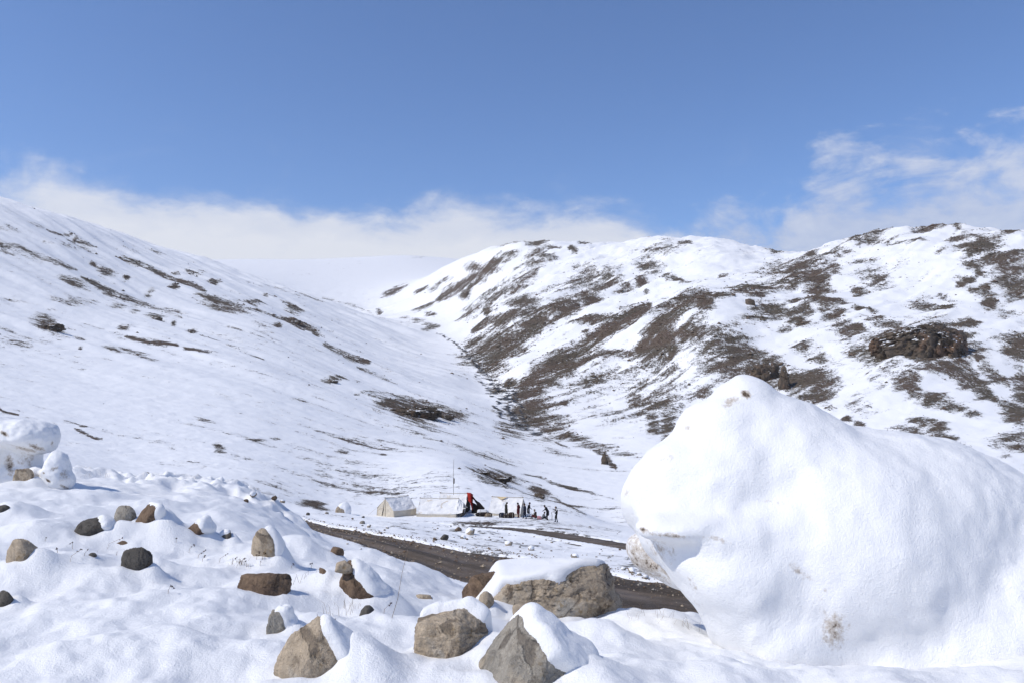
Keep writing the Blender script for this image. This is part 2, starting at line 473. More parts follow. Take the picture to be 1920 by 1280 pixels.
for a in [(790, 285, 150, 42, 14), (880, 330, 55, 40), (965, 262, 28, 24), (905, 395, 25, 16), (945, 380, 30, 12), (760, 350, 40, 15, 0, .6), (1190, 265, 90, 45, -6, .62), (1195, 325, 55, 28, 0, .68), (1090, 375, 35, 20), (1690, 158, 100, 42), (1660, 200, 38, 22),
          (1580, 125, 60, 9), (1810, 240, 125, 32), (1850, 300, 75, 45), (1895, 335, 55, 45), (1890, 203, 70, 14), (1690, 290, 20, 15), (1640, 270, 32, 17, 0, .8), (1710, 382, 48, 22), (1745, 440, 30, 30), (1725, 350, 25, 8), (1535, 430, 38, 14, -15, .85), (1420, 465, 60, 22, 0, .75),
          (1440, 435, 30, 18, 0, .6), (1515, 485, 42, 12, 10), (1650, 548, 40, 14), (1610, 565, 45, 9), (1595, 348, 20, 8), (1630, 333, 30, 7), (570, 372, 128, 19, 4), (400, 418, 56, 14, 5), (590, 412, 45, 12), (310, 470, 50, 36, 10), (240, 600, 95, 30, 28), (80, 690, 120, 55, 28),
          (150, 540, 75, 60, 30), (150, 680, 40, 30), (655, 495, 78, 36, 0, .9), (830, 490, 35, 30), (780, 520, 55, 32, 0, .8), (930, 470, 75, 42, -20, .85), (925, 440, 110, 13, -5), (600, 533, 85, 9), (770, 433, 35, 9), (825, 415, 40, 7, 0, .8), (1000, 575, 100, 22, -8, .55), (720, 580, 60, 10, 0, .55),
          (1080, 575, 30, 9), (810, 550, 30, 12), (1130, 490, 60, 8, -20), (1220, 553, 85, 15, -8, .9), (1330, 615, 130, 30, 8), (1480, 640, 130, 70, -10), (1600, 660, 90, 70, -25), (1130, 640, 70, 30, 10, .62), (1080, 685, 62, 40, -20, .75), (860, 705, 95, 32, -20, .72), (900, 720, 40, 25, -20, .8),
          (420, 720, 135, 100), (340, 690, 100, 60, 0, .62), (560, 760, 40, 50), (650, 800, 70, 60), (860, 880, 85, 75), (760, 840, 60, 60), (180, 830, 230, 110, 10, .52), (320, 890, 45, 30, 20, .85), (1090, 955, 55, 32, 0, .58), (945, 992, 28, 14), (1028, 1028, 20, 8), (1095, 1053, 20, 10), (1180, 850, 42, 22, -25, .6),
          (1480, 922, 60, 30), (1570, 972, 65, 15, -12), (1650, 990, 65, 18, -18), (1340, 1075, 72, 24, -4), (1395, 1035, 40, 12, -15), (1480, 1055, 60, 26, -22, .9), (1530, 1120, 90, 20, -22, .9), (1890, 690, 60, 48), (1900, 870, 50, 70), (1890, 985, 75, 45, -20), (1870, 1140, 90, 42, 0, .9), (1900, 1060, 30, 40), (1830, 1215, 30, 6),
          (1130, 122, 85, 14, 14, .9), (1270, 132, 60, 13, 0, .7), (1165, 105, 35, 9), (1420, 78, 85, 7), (1580, 73, 20, 4), (1740, 77, 40, 4), (1846, 95, 34, 9), (680, 193, 42, 6), (870, 210, 42, 8), (960, 196, 38, 7), (1020, 175, 70, 11, 3, .6), (800, 175, 40, 4), (1400, 140, 40, 8, 0, .6), (1500, 205, 30, 15, 0, .55),
          (110, 180, 85, 28, 12, .72), (45, 265, 48, 28), (230, 140, 32, 9), (130, 312, 26, 10), (190, 322, 40, 7, -12), (10, 330, 30, 12), (70, 1050, 30, 55, 10), (140, 1055, 40, 48), (155, 1120, 48, 18), (420, 312, 22, 7), (560, 295, 60, 7, 6, .55), (640, 265, 60, 7, 10, .5), (1850, 470, 70, 60, 0, .5), (1800, 640, 90, 10, 0, .5)]:
    z7(*a)
l7([(0, 690), (90, 620), (160, 540), (220, 470), (340, 395)], 85)
l7([(60, 485), (180, 440), (340, 390)], 22, .9)
l7([(1320, 680), (1450, 750), (1600, 800), (1700, 860), (1770, 915)], 80, 1)
l7([(1540, 700), (1620, 760), (1700, 840)], 80, .95)
l7([(1680, 720), (1750, 780), (1850, 850)], 50, .95)
l7([(1120, 700), (1230, 770), (1320, 830), (1390, 910)], 105, .72)
l7([(1280, 760), (1420, 790)], 45, .72)
for a in [(830, 432, 70, 30), (1010, 445, 85, 36, 15), (870, 520, 85, 42, 28), (1090, 388, 42, 12, 12), (1150, 410, 42, 18, 8), (1205, 345, 60, 20, 20), (1100, 320, 110, 32, 18, .72), (1210, 290, 60, 22, 15, .85), (1100, 262, 60, 14, 15, .7), (690, 640, 140, 60, 20), (740, 600, 150, 40, 20, .8), (680, 735, 62, 34, 10, .95),
          (600, 310, 40, 20, 25), (585, 262, 30, 18), (690, 240, 55, 14, 22, .9), (650, 275, 45, 16, 20), (745, 200, 42, 8, 12), (540, 390, 20, 18), (350, 440, 42, 9, 22), (205, 370, 50, 8, 24), (430, 330, 40, 8, 25, .7), (375, 485, 25, 6), (330, 370, 30, 5, 25), (400, 360, 30, 7, 25, .7), (880, 190, 50, 8, 12), (865, 250, 55, 10, 15, .9),
          (930, 215, 50, 8, 12), (1060, 175, 15, 5), (1420, 378, 12, 6), (1300, 350, 40, 7, 15, .7), (1120, 548, 14, 6), (655, 470, 28, 12), (1190, 500, 150, 7, 10, .9), (1350, 530, 60, 8, 12, .7), (880, 955, 105, 72), (960, 1000, 90, 60, 0, .8), (760, 812, 32, 20), (700, 855, 30, 10), (1020, 1065, 42, 12, 10), (1080, 1085, 60, 14, -10, .7), (1200, 1125, 120, 18, -12, .66), (1330, 1165, 60, 6, -8, .6),
          (1150, 800, 230, 75, 10, .53), (1050, 930, 120, 60, 0, .45), (1480, 900, 170, 100, 0, .58), (1250, 960, 110, 40, 0, .5), (1020, 912, 22, 8), (1190, 810, 40, 24, 0, .8), (1350, 890, 40, 34, 0, .85), (880, 150, 60, 6), (870, 140, 40, 6), (980, 163, 30, 5), (1115, 145, 22, 5), (1200, 133, 35, 6), (1280, 126, 16, 4), (1400, 120, 24, 5), (760, 150, 40, 5, 10), (380, 548, 30, 8, 10), (255, 505, 20, 8, 0, .8), (340, 525, 60, 6, -8, .6), (130, 470, 10, 6), (320, 210, 30, 4, 0, .8)]:
    z6(*a)
l6([(520, 500), (600, 455), (700, 395), (800, 330), (910, 265)], 52, .66)
l6([(640, 410), (760, 360), (900, 270)], 46, .72)
l6([(410, 415), (480, 370), (560, 330), (610, 300)], 36, .95)
l6([(560, 345), (580, 320), (550, 390)], 22, .9)
l6([(580, 570), (650, 530), (720, 515), (880, 470)], 30, .85)
l6([(690, 545), (800, 500), (900, 470)], 26, .85)
l6([(500, 520), (560, 480), (640, 450)], 26, .6)
l6([(550, 640), (640, 610), (760, 590), (900, 565)], 50, .78)
l6([(780, 880), (880, 790), (960, 730), (1050, 670), (1200, 590), (1300, 520), (1420, 450)], 74, 1)
l6([(780, 900), (860, 850), (950, 790), (1060, 720)], 70, .95)
l6([(960, 800), (1080, 745), (1180, 690), (1340, 680)], 40, .95)
l6([(1090, 710), (1200, 690), (1330, 690)], 36, .9)
l6([(840, 720), (980, 650), (1120, 590)], 30, .5)
l6([(820, 990), (900, 1020), (950, 1050)], 40, .9)
l6([(1160, 1140), (1210, 1155), (1240, 1195), (1265, 1220)], 18, 1)
l6([(980, 1100), (1050, 1130)], 10, .7)
for a in [(300, 280, 60, 14, -8, .8), (330, 437, 48, 13, -18, .9), (460, 390, 30, 12, -18, .85), (310, 515, 70, 12, -8, .62), (50, 500, 50, 11, -8, .62), (150, 180, 30, 8, -15, .6), (20, 200, 40, 6, -14, .8), (320, 243, 14, 6), (30, 130, 25, 6, -12, .5), (960, 535, 95, 18, -14, .95), (1060, 520, 50, 6, -5, .7), (1250, 548, 34, 9, -25, .95), (665, 585, 36, 11, -8), (580, 562, 16, 5), (745, 610, 8, 5), (820, 642, 16, 7), (1190, 628, 14, 7), (1350, 661, 12, 7),
          (200, 605, 45, 40, -30, .95), (180, 580, 42, 9), (235, 640, 70, 28, 0, .62), (340, 662, 22, 10), (345, 711, 7, 5), (485, 712, 40, 10, -15), (600, 735, 70, 18, -22, .85), (640, 760, 40, 10, -20, .8), (730, 537, 50, 9, -14, .62), (990, 622, 40, 8, -10, .55), (1125, 632, 46, 14, -22, .65), (535, 628, 26, 9, 0, .7), (500, 540, 30, 6, -10, .6), (1430, 852, 34, 9), (1545, 857, 14, 6), (1350, 925, 80, 36, -25, .4), (1310, 900, 40, 20, 0, .38), (870, 1020, 42, 7, -14, .75), (940, 1140, 22, 16, -30, .9),
          (1130, 1103, 72, 4, 4, .6), (1462, 1157, 32, 8, -5, .85), (1640, 1166, 12, 4), (1390, 1220, 40, 30, 0, .35), (830, 398, 46, 8, 0, .75), (755, 405, 16, 5), (920, 438, 24, 5, 0, .8), (640, 475, 16, 6), (745, 456, 20, 5), (680, 305, 44, 6, -20, .6), (580, 312, 16, 5, 0, .6), (1080, 520, 40, 4), (1150, 500, 20, 4), (540, 425, 10, 4), (405, 360, 12, 4, 0, .7), (1690, 465, 40, 8, 25, .9), (1340, 400, 40, 3, 0, .6), (850, 1205, 120, 22, 0, .36), (1580, 1060, 110, 40, -15, .36), (1500, 1290, 200, 50, -10, .40), (1650, 980, 80, 20, -10, .5), (60, 680, 70, 30, 0, .42)]:
    z5(*a)
l5([(-120, 215), (0, 268), (100, 300), (200, 340), (260, 360), (330, 381)], 24, .78)
l5([(350, 415), (420, 450), (500, 490), (580, 515), (680, 548), (780, 590)], 24, .74)
l5([(440, 480), (540, 515), (620, 540)], 22, .8)
l5([(490, 320), (560, 342), (640, 375), (740, 430), (800, 445), (880, 480)], 15, .88)
l5([(270, 238), (330, 245), (380, 270), (420, 290)], 7, .8)
l5([(120, 172), (200, 198), (310, 225)], 7, .75)
l5([(1000, 545), (1100, 552), (1180, 575), (1250, 590), (1320, 625), (1390, 660)], 11, .9)
l5([(1225, 588), (1270, 608), (1300, 635)], 16, 1)
l5([(540, 660), (640, 688), (760, 705)], 13, .85)
l5([(790, 718), (930, 740)], 13, .75)
l5([(860, 660), (930, 685), (1040, 725), (1130, 762)], 7, .7)
l5([(1390, 705), (1430, 730), (1500, 758), (1585, 780)], 14, .9)
l5([(1430, 685), (1500, 715), (1560, 748)], 9, .7)
l5([(1530, 795), (1600, 820), (1700, 860)], 13, .8)
l5([(1520, 908), (1600, 912), (1650, 920)], 6, .6)
l5([(1050, 430), (1200, 460), (1390, 520)], 5, .6)
l5([(1380, 500), (1550, 545), (1680, 610)], 5, .6)
l5([(275, 1022), (320, 1032), (345, 1050), (375, 1052)], 5, .85)
l5([(320, 1060), (370, 1080), (400, 1098), (440, 1104)], 8, .9)
l5([(-20, 955), (10, 985), (80, 1000)], 7, .9)
l5([(630, 1245), (660, 1260), (690, 1280)], 6, .85)
for a in [(585, 944, 22, 5, -6, 1), (600, 952, 16, 3, -10, .9), (930, 892, 38, 9, -16, 1), (905, 884, 30, 5, -14, 1), (1012, 921, 16, 7, -20, 1), (640, 850, 90, 14, -5, .36), (520, 915, 90, 20, 0, .36), (680, 915, 110, 22, 0, .38), (790, 770, 60, 16, -12, 1), (850, 775, 22, 6, -12, .95), (745, 757, 30, 5, 0, 1), (790, 800, 70, 14, -8, .45),
          (860, 955, 60, 5, 0, .4), (1000, 983, 120, 8, -5, .52), (760, 990, 120, 10, -5, .34), (960, 1030, 200, 24, -12, .36), (1200, 1068, 60, 12, -14, .5), (1040, 945, 60, 14, -26, .35), (895, 981, 45, 3, -3, .9), (1030, 998, 60, 3, -5, .7), (1045, 846, 40, 6, -15, .5), (960, 800, 20, 20, 0, .6), (955, 745, 22, 24, 0, .5), (940, 718, 18, 8, 0, .7), (700, 830, 90, 10, -5, .4), (900, 850, 50, 6, -15, .45)]:
    PE.append(a)
PL.append(([(975, 888), (1010, 893), (1035, 905), (1080, 917), (1150, 934)], 1.8, .85))
PL.append(([(1030, 905), (1060, 912), (1100, 925)], 1.2, .7))
PL.append(([(1010, 918), (1060, 945), (1100, 965)], 1.8, .7))

PL = [(a, b, c * (1.0 if c >= .9 else 1)) for a, b, c in PL]
PE = [(a, b, c, d_, e, s_ * (.88 if b < 520 else 0.98 if s_ >= .95 else 1)) for a, b, c, d_, e, s_ in PE]
def bare_mask(px, row):
    m = np.zeros(len(px), np.float32)
    for cx, cy, rx, ry, ang, s in PE:
        R = 1.9 * max(rx, ry) + 4
        k = np.nonzero((np.abs(px - cx) < R) & (np.abs(row - cy) < R))[0]
        if len(k) == 0: continue
        a = math.radians(ang); X = px[k] - cx; Y = -(row[k] - cy)
        q = np.sqrt(((X * math.cos(a) + Y * math.sin(a)) / (rx + 1)) ** 2 + ((-X * math.sin(a) + Y * math.cos(a)) / (ry + 1)) ** 2)
        v = s * np.clip(1.18 - 0.50 * q ** 1.25, 0, 1)
        m[k] = np.maximum(m[k], v)
    for pts, w, s in PL:
        xs = [p[0] for p in pts]; ys = [p[1] for p in pts]; R = 2.2 * w + 5
        k = np.nonzero((px > min(xs) - R) & (px < max(xs) + R) & (row > min(ys) - R) & (row < max(ys) + R))[0]
        if len(k) == 0: continue
        dd, tt = polydist(px[k], row[k], pts)
        endf = np.minimum(1, 0.45 + np.minimum(tt, len(pts) - 1 - tt) * 1.1)
        q = dd / (w * endf + 0.6)
        v = s * np.clip(1.18 - 0.50 * q ** 1.25, 0, 1)
        m[k] = np.maximum(m[k], v)
    return m
# ------------------------------------------------------------------ materials of the ground
def snow_nodes(nt, P, near=True):
    """returns colour and bump normal of clean snow"""
    c = nt.noise(P, 0.9, 5, 0.6)
    col = nt.mix(c, (0.835, 0.840, 0.845), (0.885, 0.887, 0.888))
    if near:
        h = nt.math('ADD', nt.math('MULTIPLY', nt.noise(P, 14, 3, 0.6), 0.45), nt.math('ADD', nt.math('MULTIPLY', nt.noise(P, 62, 3, 0.65), 0.36), nt.math('MULTIPLY', nt.noise(P, 190, 2, 0.6), 0.28)))
        nrm = nt.bump(h, 0.6, 0.034)
    else:
        h = nt.math('ADD', nt.noise(P, 0.35, 6, 0.62), nt.math('MULTIPLY', nt.noise(P, 0.05, 3), 2.0))
        nrm = nt.bump(h, 0.35, 0.6)
    return col, nrm

def make_snow():
    m, nt, b = new_mat('snow', 0.62)
    P = nt.pos()
    col, nrm = snow_nodes(nt, P)
    nt.put(b.inputs['Base Color'], col); nt.put(b.inputs['Normal'], nrm)
    b.inputs['Specular IOR Level'].default_value = 0.15
    return m
M_SNOW = make_snow()

def make_hill():
    m, nt, b = new_mat('snow_and_scrub', 0.9)
    b.inputs['Specular IOR Level'].default_value = 0.08
    P = nt.pos()
    scol, snrm = snow_nodes(nt, P, near=False)
    bare = nt.attr('bare'); streak = nt.attr('streak')
    f = nt.noise(P, 0.22, 9, 0.72)
    f2 = nt.noise(P, 0.9, 6, 0.7); f3 = nt.noise(P, 2.6, 4, 0.7)
    def c_(v, k): return nt.math('MULTIPLY', nt.math('SUBTRACT', v, 0.5), k)
    t = nt.math('ADD', nt.math('ADD', bare, c_(f3, 1.5)), nt.math('ADD', nt.math('MULTIPLY', streak, 0.38), nt.math('ADD', c_(f, 1.9), c_(f2, 1.7))))
    fac = nt.smooth(t, 0.49, 0.80, 0, 1.0)
    q = nt.noise(P, 0.02, 4, 0.6); q2 = nt.noise(P, 0.5, 5, 0.65)
    g = nt.mix(nt.smooth(q, 0.38, 0.6), (0.074, 0.066, 0.050), (0.102, 0.070, 0.056))
    g = nt.mix(nt.smooth(q2, 0.35, 0.7), g, (0.155, 0.125, 0.095))
    g = nt.mix(nt.smooth(nt.noise(P, 0.8, 4, 0.7), 0.52, 0.7), g, (0.040, 0.033, 0.026))
    nt.put(b.inputs['Base Color'], nt.mix(fac, scol, g))
    bh = nt.math('MULTIPLY', nt.math('ADD', q2, nt.noise(P, 1.6, 4, 0.7)), fac)
    nt.put(b.inputs['Normal'], nt.bump(bh, 0.8, 0.55, snrm))
    return m
M_HILL = make_hill()

def grid_faces(nr, nc):
    i = np.arange(nr - 1)[:, None] * nc + np.arange(nc - 1)[None]
    return np.stack([i, i + 1, i + nc + 1, i + nc], -1).reshape(-1, 4)
# ------------------------------------------------------------------ dirt road, second track, stream
def make_dirt():
    m, nt, b = new_mat('wet_dirt', 0.75)
    P = nt.pos()
    al = nt.attr('across')
    a = nt.noise(P, 0.5, 5, 0.6); g = nt.noise(P, 9, 6, 0.7); g2 = nt.noise(P, 30, 3, 0.7)
    band = nt.noise(nt.node('ShaderNodeCombineXYZ').outputs[0], 1.0)
    cx = nt.node('ShaderNodeCombineXYZ'); nt.put(cx.inputs[0], nt.math('MULTIPLY', al, 5.0)); nt.put(cx.inputs[1], nt.math('MULTIPLY', nt.attr('along'), 0.06))
    band = nt.noise(cx.outputs[0], 1.0, 3, 0.6)
    c = nt.mix(nt.smooth(band, 0.40, 0.60), (0.050, 0.037, 0.026), (0.165, 0.125, 0.09))
    c = nt.mix(nt.math('MULTIPLY', nt.smooth(a, 0.4, 0.7), 0.6), c, (0.075, 0.058, 0.043))
    c = nt.mix(nt.math('MULTIPLY', nt.smooth(g, 0.45, 0.75), 0.7), c, (0.17, 0.14, 0.11))
    c = nt.mix(nt.smooth(g2, 0.62, 0.7), c, (0.06, 0.05, 0.04))
    fr = nt.smooth(nt.math('ADD', nt.noise(P, 2.2, 6, 0.7), nt.math('MULTIPLY', nt.smooth(al, 0.24, 0.02), 0.20)), 0.74, 0.80)
    c = nt.mix(fr, c, (0.75, 0.76, 0.79))
    nt.put(b.inputs['Base Color'], c)
    nt.put(b.inputs['Roughness'], nt.smooth(a, 0.35, 0.65, 0.5, 0.85))
    nt.put(b.inputs['Normal'], nt.bump(nt.math('ADD', g, nt.math('MULTIPLY', g2, 0.4)), 0.9, 0.06))
    return m
M_DIRT = make_dirt()
def strip(name, X, Y, mat, dz):
    nr, nc = X.shape
    x, y = X.ravel(), Y.ravel()
    V = np.linspace(0, 1, nc)[None].repeat(nr, 0).ravel()
    seg = np.hypot(np.diff(X[:, 0]), np.diff(Y[:, 0])); al = np.concatenate([[0], np.cumsum(seg)])[:, None].repeat(nc, 1).ravel()
    rut = -0.09 * np.exp(-((V - 0.33) / 0.07) ** 2) - 0.09 * np.exp(-((V - 0.68) / 0.07) ** 2)
    z = baseE(x / y, y) * y + dz + rut + 0.018 * fbm(P3(x, y, k=1.4), 4, 61)
    me = mesh_np(name, np.stack([x, y, z], 1), grid_faces(nr, nc), [mat], True, {'across': V, 'along': al})
    return tag(link(name, me), kind='structure')
xr = np.linspace(-24, 17, 420)
F_, N_ = sorted(ROAD_F), sorted(ROAD_N)
yf = np.interp(xr, [p[0] for p in F_], [p[1] for p in F_]); yn = np.interp(xr, [p[0] for p in N_], [p[1] for p in N_])
tt = np.linspace(-0.2, 1.2, 40)
strip('dirt_road', xr[:, None].repeat(40, 1), yn[:, None] + (yf - yn)[:, None] * tt[None], M_DIRT, -0.02)
tc = np.linspace(0, len(TRACK_C) - 1.001, 240)
cxp = np.interp(tc, range(len(TRACK_C)), [p[0] for p in TRACK_C]); cyp = np.interp(tc, range(len(TRACK_C)), [p[1] for p in TRACK_C])
tx, ty = np.gradient(cxp), np.gradient(cyp); nl = np.hypot(tx, ty)
ww = np.linspace(-3.9, 3.9, 26)
strip('dirt_track', cxp[:, None] - (ty / nl)[:, None] * ww[None], cyp[:, None] + (tx / nl)[:, None] * ww[None], M_DIRT, -0.04)

def make_water():
    m, nt, b = new_mat('stream_water', 0.25)
    P = nt.pos()
    n = nt.noise(P, 0.6, 6, 0.7)
    nt.put(b.inputs['Base Color'], nt.mix(nt.smooth(n, 0.40, 0.62), (0.028, 0.032, 0.036), (0.12, 0.11, 0.105)))
    nt.put(b.inputs['Roughness'], nt.smooth(n, 0.3, 0.6, 0.2, 0.8))
    nt.put(b.inputs['Normal'], nt.bump(n, 0.8, 0.3))
    return m
M_WATER = make_water()
ts = np.linspace(1.6, len(STREAM_C) - 1.01, 900)
sxp = np.interp(ts, range(len(STREAM_C)), [p[0] for p in STREAM_C]); syp = np.interp(ts, range(len(STREAM_C)), [p[1] for p in STREAM_C])
V, F = [], []
for br, (off, wid, sd, lo, hi) in enumerate([(0.0, 5.2, 71, 0, 900), (-6.5, 3.0, 81, 160, 500), (5.5, 2.6, 91, 110, 380)]):
    n1 = perlin(P3(ts * 5, ts * 0, k=1), sd) * 7.0 + perlin(P3(ts * 17, ts * 0), sd + 1) * 3.6 + off
    w = np.maximum(0, wid * (0.35 + 1.5 * perlin(P3(ts * 16, ts * 0), sd + 2) + 0.8 * perlin(P3(ts * 55, ts * 0), sd + 3))) * np.interp(syp, [380, 520, 800, 960], [1.0, 1.1, 0.8, 0.6])
    px_ = sxp + n1; py_ = syp
    lx, rx = px_ - w / 2, px_ + w / 2
    zl = ground(px_, py_) + 0.45
    b0 = len(V)
    for i in range(lo, hi):
        V += [(lx[i], py_[i] - .1, zl[i]), (rx[i], py_[i] + .1, zl[i])]
        k = i - lo
        if k and w[i] > 0.15 and w[i - 1] > 0.15:
            F.append((b0 + 2 * k - 2, b0 + 2 * k - 1, b0 + 2 * k + 1, b0 + 2 * k))
tag(link('stream', mesh_np('stream', np.array(V), np.array(F), [M_WATER])), kind='structure')
# ------------------------------------------------------------------ rocks
def rock_mat(name, c1, c2, c3, stain=(0.055, 0.035, 0.024), lichen=0.0, bump=0.045, sc=1.0, dust=False):
    m, nt, b = new_mat(name, 0.85)
    b.inputs['Specular IOR Level'].default_value = 0.2
    P = nt.node('ShaderNodeTexCoord').outputs['Object']
    a = nt.noise(P, 3.2 * sc, 6, 0.62, 0.4); q = nt.noise(P, 1.3 * sc, 4, 0.6, 0.8); g = nt.noise(P, 42 * sc, 4, 0.7); f = nt.noise(P, 130 * sc, 2, 0.7)
    c = nt.mix(nt.smooth(a, 0.36, 0.64), c1, c2)
    c = nt.mix(nt.math('MULTIPLY', nt.smooth(q, 0.50, 0.62), 0.85), c, c3)
    c = nt.mix(nt.math('MULTIPLY', nt.smooth(nt.noise(P, 5.5 * sc, 5, 0.65, 1.2), 0.55, 0.68), 0.75), c, stain)
    vo = nt.node('ShaderNodeTexVoronoi', feature='DISTANCE_TO_EDGE'); nt.put(vo.inputs['Vector'], nt.vmath('ADD', P, nt.vmath('SCALE', nt.node('ShaderNodeTexNoise').outputs['Color'], None)) if False else P); vo.inputs['Scale'].default_value = 2.1 * sc
    crack = nt.smooth(nt.math('ADD', vo.outputs['Distance'], nt.math('MULTIPLY', nt.math('SUBTRACT', a, 0.45), 0.5)), 0.0, 0.045)
    c = nt.mix(nt.math('MULTIPLY', nt.math('SUBTRACT', 1.0, crack), 0.6), c, (0.06, 0.045, 0.035))
    c = nt.mix(nt.smooth(g, 0.48, 0.70, 0, 0.55), c, nt.mix(1.0, c, (1.5, 1.5, 1.5), 'MULTIPLY'))
    c = nt.mix(nt.smooth(nt.noise(P, 17 * sc, 5, 0.7), 0.50, 0.66, 0, 0.55), c, nt.mix(1.0, c, (.48, .45, .42), 'MULTIPLY'))
    c = nt.mix(nt.smooth(f, 0.56, 0.72, 0, 0.5), c, (0.05, 0.042, 0.035))
    if lichen:
        c = nt.mix(nt.smooth(nt.noise(P, 7 * sc, 5, 0.7), 0.58, 0.64, 0, lichen), c, (0.23, 0.15, 0.055))
    h = nt.math('ADD', nt.math('MULTIPLY', a, 1.6), nt.math('ADD', nt.math('MULTIPLY', g, 0.35), nt.math('ADD', nt.math('MULTIPLY', f, 0.12), nt.math('MULTIPLY', crack, 0.35))))
    if dust:
        nz = nt.node('ShaderNodeSeparateXYZ'); nt.put(nz.inputs[0], nt.node('ShaderNodeNewGeometry').outputs['Normal'])
        sn = nt.smooth(nt.math('ADD', nz.outputs[2], nt.math('MULTIPLY', nt.math('SUBTRACT', nt.noise(P, 0.12, 7, 0.75), 0.5), 2.6)), 0.88, 1.02)
        c = nt.mix(sn, c, (0.84, 0.86, 0.89))
    nt.put(b.inputs['Base Color'], c)
    nt.put(b.inputs['Normal'], nt.bump(h, 1.0, bump))
    return m
R_TAN = rock_mat('tan_stone', (0.47, 0.38, 0.275), (0.33, 0.275, 0.21), (0.38, 0.355, 0.31), lichen=0.5)
R_GREY = rock_mat('grey_stone', (0.36, 0.325, 0.27), (0.26, 0.24, 0.205), (0.40, 0.335, 0.25), stain=(0.08, 0.07, 0.06), lichen=0.25)
R_BROWN = rock_mat('brown_stone', (0.21, 0.145, 0.095), (0.125, 0.085, 0.06), (0.25, 0.20, 0.15))
R_DARK = rock_mat('dark_stone', (0.125, 0.115, 0.10), (0.075, 0.067, 0.058), (0.15, 0.13, 0.11), stain=(0.03, 0.026, 0.022))
R_CRAG = rock_mat('crag_stone', (0.15, 0.115, 0.085), (0.085, 0.07, 0.055), (0.19, 0.12, 0.08), stain=(0.03, 0.024, 0.02), bump=0.9, sc=0.05, dust=True)

_ICO = {}
def ico(sub):
    if sub not in _ICO:
        bm = bmesh.new(); bmesh.ops.create_icosphere(bm, subdivisions=sub, radius=1.0)
        bm.verts.ensure_lookup_table()
        V = np.array([v.co[:] for v in bm.verts]); F = np.array([[v.index for v in f.verts] for f in bm.faces]); E = np.array([[v.index for v in e.verts] for e in bm.edges])
        bm.free(); V /= np.linalg.norm(V, axis=1)[:, None]
        _ICO[sub] = (V, F, E)
    return _ICO[sub]
def blur(v, E, it):
    v = v.astype(float).copy(); deg = np.bincount(E.ravel(), minlength=len(v)).astype(float)
    for _ in range(it):
        if v.ndim == 1:
            s = np.bincount(E[:, 0], v[E[:, 1]], len(v)) + np.bincount(E[:, 1], v[E[:, 0]], len(v)); v = 0.5 * v + 0.5 * s / deg
        else:
            v = np.stack([blur(v[:, k], E, 1) for k in range(v.shape[1])], 1)
    return v
def vnormals(V, F):
    n = np.cross(V[F[:, 1]] - V[F[:, 0]], V[F[:, 2]] - V[F[:, 0]])
    N = np.stack([np.bincount(F.ravel(), np.repeat(n[:, k], 3), len(V)) for k in range(3)], 1)
    return N / (np.linalg.norm(N, axis=1)[:, None] + 1e-12)
def rock_shape(seed, sub=4, n=14, planes=None, p=18, rough=0.05, size=(1, 1, 1), round_=0.0, chips=0):
    D, F, E = ico(sub); r = np.random.default_rng(seed)
    if planes is None:
        N = r.normal(size=(n, 3)); N /= np.linalg.norm(N, axis=1)[:, None]
        N = np.concatenate([N, np.eye(3), -np.eye(3)]); d = np.concatenate([r.uniform(0.62, 1.0, n), np.full(6, 1.05)])
    else:
        N = np.array([q[:3] for q in planes], float); N /= np.linalg.norm(N, axis=1)[:, None]; d = np.array([q[3] for q in planes], float)
        N = np.concatenate([N, np.eye(3), -np.eye(3)]); d = np.concatenate([d, np.full(6, 1.25)])
    if chips:
        # broken corners and edges: shallow cuts in many directions
        CN = r.normal(size=(chips, 3)); CN /= np.linalg.norm(CN, axis=1)[:, None]
        R0 = 1.0 / (np.maximum(CN @ N.T, 1e-6) / d).max(1)
        N = np.concatenate([N, CN]); d = np.concatenate([d, R0 * r.uniform(.93, 1.05, chips)])
    q = np.maximum(D @ N.T, 1e-6) / d
    qm = q.max(1)
    R = ((q / qm[:, None]) ** p).sum(1) ** (-1.0 / p) / qm
    R = R * (1 - round_) + round_ * R.mean()
    V = D * R[:, None]
    smooth = V.copy()
    if rough:
        nn = fbm(D * 2.1 + seed * 3.1, 5, seed, 0.55) + 0.35 * (1 - 2 * np.abs(fbm(D * 3.3 + seed, 3, seed + 5)))
        cr = np.abs(fbm(D * 1.7 + seed * 1.7 + 0.25 * fbm(D * 5 + 3, 3, seed)[:, None], 3, seed + 11))
        V = V * (1 + rough * nn - .55 * rough * (1 - sstep(cr, 0, .07)) + .30 * rough * fbm(D * 17 + seed, 3, seed + 8, .6))[:, None]
    lo, hi = V.min(0), V.max(0); sc = np.array(size) / (hi - lo)
    V = (V - (lo + hi) / 2) * sc; smooth = (smooth - (lo + hi) / 2) * sc
    return V, smooth, F, E
